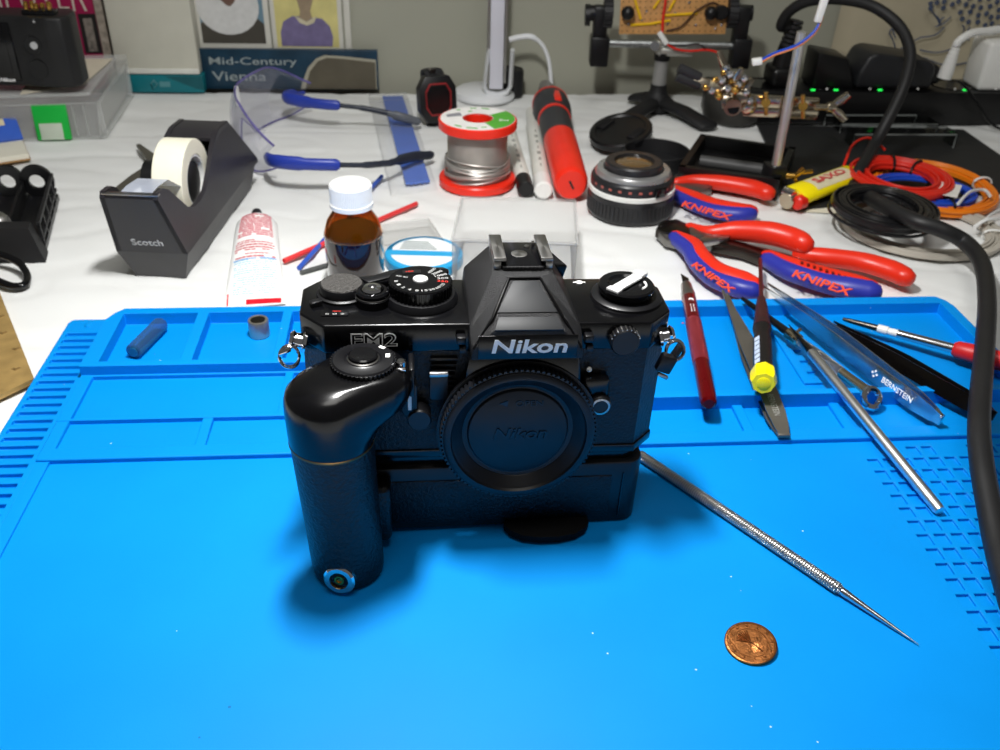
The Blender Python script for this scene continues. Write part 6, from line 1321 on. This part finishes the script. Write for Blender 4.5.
b = MB(); b.loft([[BHp(1, 16, 0), BHp(Wb, 16, 0), BHp(Wb, Lb, 0), BHp(1, Lb, 0)], [BHp(1, 16, 4), BHp(Wb, 16, 4), BHp(Wb, Lb, 4), BHp(1, Lb, 4)]]); b.build('floor_plate', BLACK, bh)
# end plates with two round holes
def ring_plate(y, name):
    for cx in (13, 33):
        b = MB(); n = 28
        def R_(r, yy): return [BHp(cx + r * cos(2 * pi * k / n), yy, 15 + max(-15, r * sin(2 * pi * k / n))) for k in range(n)]
        b.loft([R_(5.4, y), R_(12, y), R_(12, y + 4), R_(5.4, y + 4), R_(5.4, y)], False); b.build(name, BLACK, bh, 40)
ring_plate(Lb - 5, 'end_ring')
b = MB()
for k in range(5):
    yy = 18 + k * (Lb - 22) / 4.6; b.loft([[BHp(1, yy, 2), BHp(3, yy, 2), BHp(3, yy + 3.5, 2), BHp(1, yy + 3.5, 2)], [BHp(1.8, yy, 20), BHp(3.4, yy, 20), BHp(3.4, yy + 3.5, 20), BHp(1.8, yy + 3.5, 20)]])
b.build('side_ribs', BLACKM, bh)['kind'] = 'stuff'
for zz in (8, 19):
    b = MB(); b.box(BHp(2.2, (16 + Lb) / 2, zz), (Lb - 18, 2, 2.2), frame(ey)); b.build('side_rail', BLACKM, bh)
b = MB(); b.box(BHp(23, (16 + Lb) / 2, 9), (Lb - 20, 2, 14), frame(ey)); b.build('cell_divider', BLACK, bh)
for cx in (13, 33):
    b = MB(); b.lathe([(3.6, 0), (3.4, 1), (.1, 1.2)], BHp(cx, 17, 14), frame((1, 0, 0), ey), 14); b.build('contact', STEEL, bh)
# cord loop with a silver knob
lp0 = G(10, 272, TZ + 2.2)
cl_ = thing('cord_loop', 'black cord loop with a silver knob lying before the battery holder', 'cord', lp0)
P = [G(x, y, z) for x, y, z in ((-30, 246, 8), (-5, 253, 6), (12, 259, 4), (22, 266, 2), (27.5, 277, -1), (24, 285, -1.5), (12, 286, -1.5), (-6, 279, 0), (-30, 268, 2))]
b = MB(); b.tube(spline(P, 6), 2.3, 10); b.build('cord', GLOSSB, cl_, 60)
kb = G(-2, 226, 10); b = MB(); b.rod(kb - Vector((6, 4, 0)), kb + Vector((8, 0, 4)), [(0, 6), (.1, 8), (.7, 8), (.85, 6.8), (1, 4)], 20); b.build('silver_knob', SATIN, cl_)
b = MB(); b.tube(spline([kb - Vector((4, 2, 2)), G(-12, 240, 8), P[0]], 5), 2.6, 8); b.build('cord_stub', GLOSSB, cl_, 60)
# brass-coloured block with edge marks
wA, wB, wC = G(34.5, 380, -2), G(-60, 426, -2), G(-14, 258, -2)
wD = wB + (wC - wA)
wk = thing('brass_plate', 'flat brushed brass-coloured plate with stamped edge marks beside the blue mat', 'plate', (wA + wB + wC + wD) / 4 * 1.0)
BRP = pm('brushed_gold', (186, 154, 96), .42, .45, var=.14, vscale=120, bump=.25, bscale=700)
b = MB(); lo = [wA, wC, wD, wB]; b.loft([[p - Vector((0, 0, 1.6)) for p in lo], [p + Vector((0, 0, 1)) for p in lo]]); b.build('plate', BRP, wk, 30)
sA = wA.lerp(wC, .66); ed = (wC - wA).normalized(); eb = (wB - wA).normalized()
b = MB(); b.loft([[sA + Vector((0, 0, 1)), sA + ed * 1.2 + Vector((0, 0, 1.6)), sA + ed * 3 + Vector((0, 0, 1))], [sA + eb * 60 + Vector((0, 0, 1)), sA + eb * 60 + ed * 1.2 + Vector((0, 0, 1.6)), sA + eb * 60 + ed * 3 + Vector((0, 0, 1))]]); b.build('bright_seam', BRASS, wk)
for t in (.1, .22, .36, .48, .6, .72, .84):
    c = wA.lerp(wC, t) + eb * (4.5 + 2 * sin(t * 20)) + Vector((0, 0, 1.02)); b = MB(); b.box(c, (3.4, 1.8, .25), frame(eb), .1); b.box(c + ed * 1.3 + eb * 1.6, (1.6, 2.4, .25), frame(eb), .1); b.build('stamped_mark', pm('stamp_dark', (140, 112, 66), .5, .3), wk)

# ================================================================== watch and desk lamp
wc_ = G(437, 124); wt = thing('wristwatch', 'black octagonal wristwatch with red inner ring standing behind the solder spool', 'watch', wc_)
wf = Vector((.35, -.92, .16)).normalized(); wr = frame(Vector((.92, .35, 0)).normalized(), (0, 0, 1)); wu = Vector((0, 0, 1)); wsd = wu.cross(wf).normalized(); wu = wf.cross(wsd); RW_ = Matrix((wsd, wu, wf)).transposed()
wcc = Vector((G(437, 102).x * 0 + wc_.x, wc_.y, TZ + 23))
octp = [(-17, -10), (-11, -20), (11, -20), (17, -10), (17, 10), (11, 20), (-11, 20), (-17, 10)]
b = MB(); b.prism(octp, -7, 6, 1.2, 2, lambda x, y, zz: wcc + RW_ @ Vector((x, y, zz))); b.build('case', BLACK, wt)
b = MB(); b.tube([wcc + RW_ @ Vector((x * .66, y * .66, 6.4)) for x, y in octp], .8, 6, True); b.build('red_ring', pm('dull_red', (150, 32, 34), .4), wt)
b = MB(); b.prism([(x * .58, y * .58) for x, y in octp], 6, 6.6, 0, 1, lambda x, y, zz: wcc + RW_ @ Vector((x, y, zz))); b.build('dial', GLOSSB, wt)
for s in (-1, 1):
    b = MB(); b.tube(spline([wcc + RW_ @ Vector((0, s * 19, 0)), wcc + RW_ @ Vector((0, s * 24, -10)), wcc + RW_ @ Vector((2, s * 20, -24)), wcc + RW_ @ Vector((4, s * 8, -30))], 6), (9, 1.6), 10, up=tuple(wu)); b.build('strap', RUBBERB, wt, 60)
b = MB(); b.box(wcc + RW_ @ Vector((-2, 23.5, -3)), (6, 4, 5), RW_, .8); b.build('buckle', DARKST, wt)
lb_ = G(486, 101); lm = thing('desk_lamp', 'white desk lamp with tall slim stem and round base behind the solder spool', 'lamp', lb_)
LW = pm('lamp_white', (226, 228, 230), .35, var=.03)
b = MB(); b.lathe([(29, 0), (30, 2), (29, 6), (26, 8), (.1, 9)], lb_ + Vector((-2, 14, 0)), None, 48); b.build('base', LW, lm)
b = MB(); b.lathe([(11, 0), (12, 1), (12, 24), (11, 26), (.1, 26)], lb_ + Vector((24, 22, 0)), None, 24); b.build('dark_hub', BLACKM, lm)
def LP(px, py, off=0): return PL(px, py, Vector((0, lb_.y, 0)) + Vector((0, -1, 0)) * off, Vector((0, -1, 0)))
b = MB()
b.tube([LP(489, 48), LP(484.5, 86), LP(487, 92), LP(497, 94.5), LP(507, 92), LP(510.5, 86), LP(512.5, 50)], (2.2, 7), 8, up=(0, 1, 0)); b.build('yoke', LW, lm, 50)
sx0 = LP(497, 88); b = MB()
top = Vector((sx0.x - 2, lb_.y, 470))
for s, w_ in ((0, 13),):
    b.box((sx0 + top) / 2, (w_, 9, (top - sx0).length), None, 1)
b.build('stem', pm('stem_white', (216, 216, 226), .4, var=.02), lm)
for s in (-1, 1):
    b = MB(); b.box((sx0 + top) / 2 + Vector((s * 8.2, 0, 6)), (2.2, 11, (top - sx0).length), None, .6); b.build('stem_rail', SATIN, lm)
b = MB(); he = Vector((-45, 300, top.z + 4)); b.box((top + he) / 2 + Vector((0, 0, 2)), ((he - top).length, 16, 12), frame(Vector((he.x - top.x, he.y - top.y, 0))), 2); b.build('arm', LW, lm)
b = MB(); b.box((-45, 335, 460), (64, 120, 14), None, 4, 3); b.build('lamp_head', LW, lm)
b = MB(); b.box((-45, 335, 452.4), (44, 94, 1.2)); b.build('diffuser', pm('lamp_diffuser', (255, 252, 244), .5, emit=3.0, var=0), lm)
b = MB(); b.tube(spline([LP(509, 40, -6), LP(518, 37.5, -8), LP(532, 37, -8), LP(543, 46, -8), LP(549, 62, -8), LP(551, 82, -6), LP(551, 92, -4)], 6), [(2.8, 2.8)] * 14 + [(2, 2)] * 23, 8); b.build('cord', LW, lm, 60)
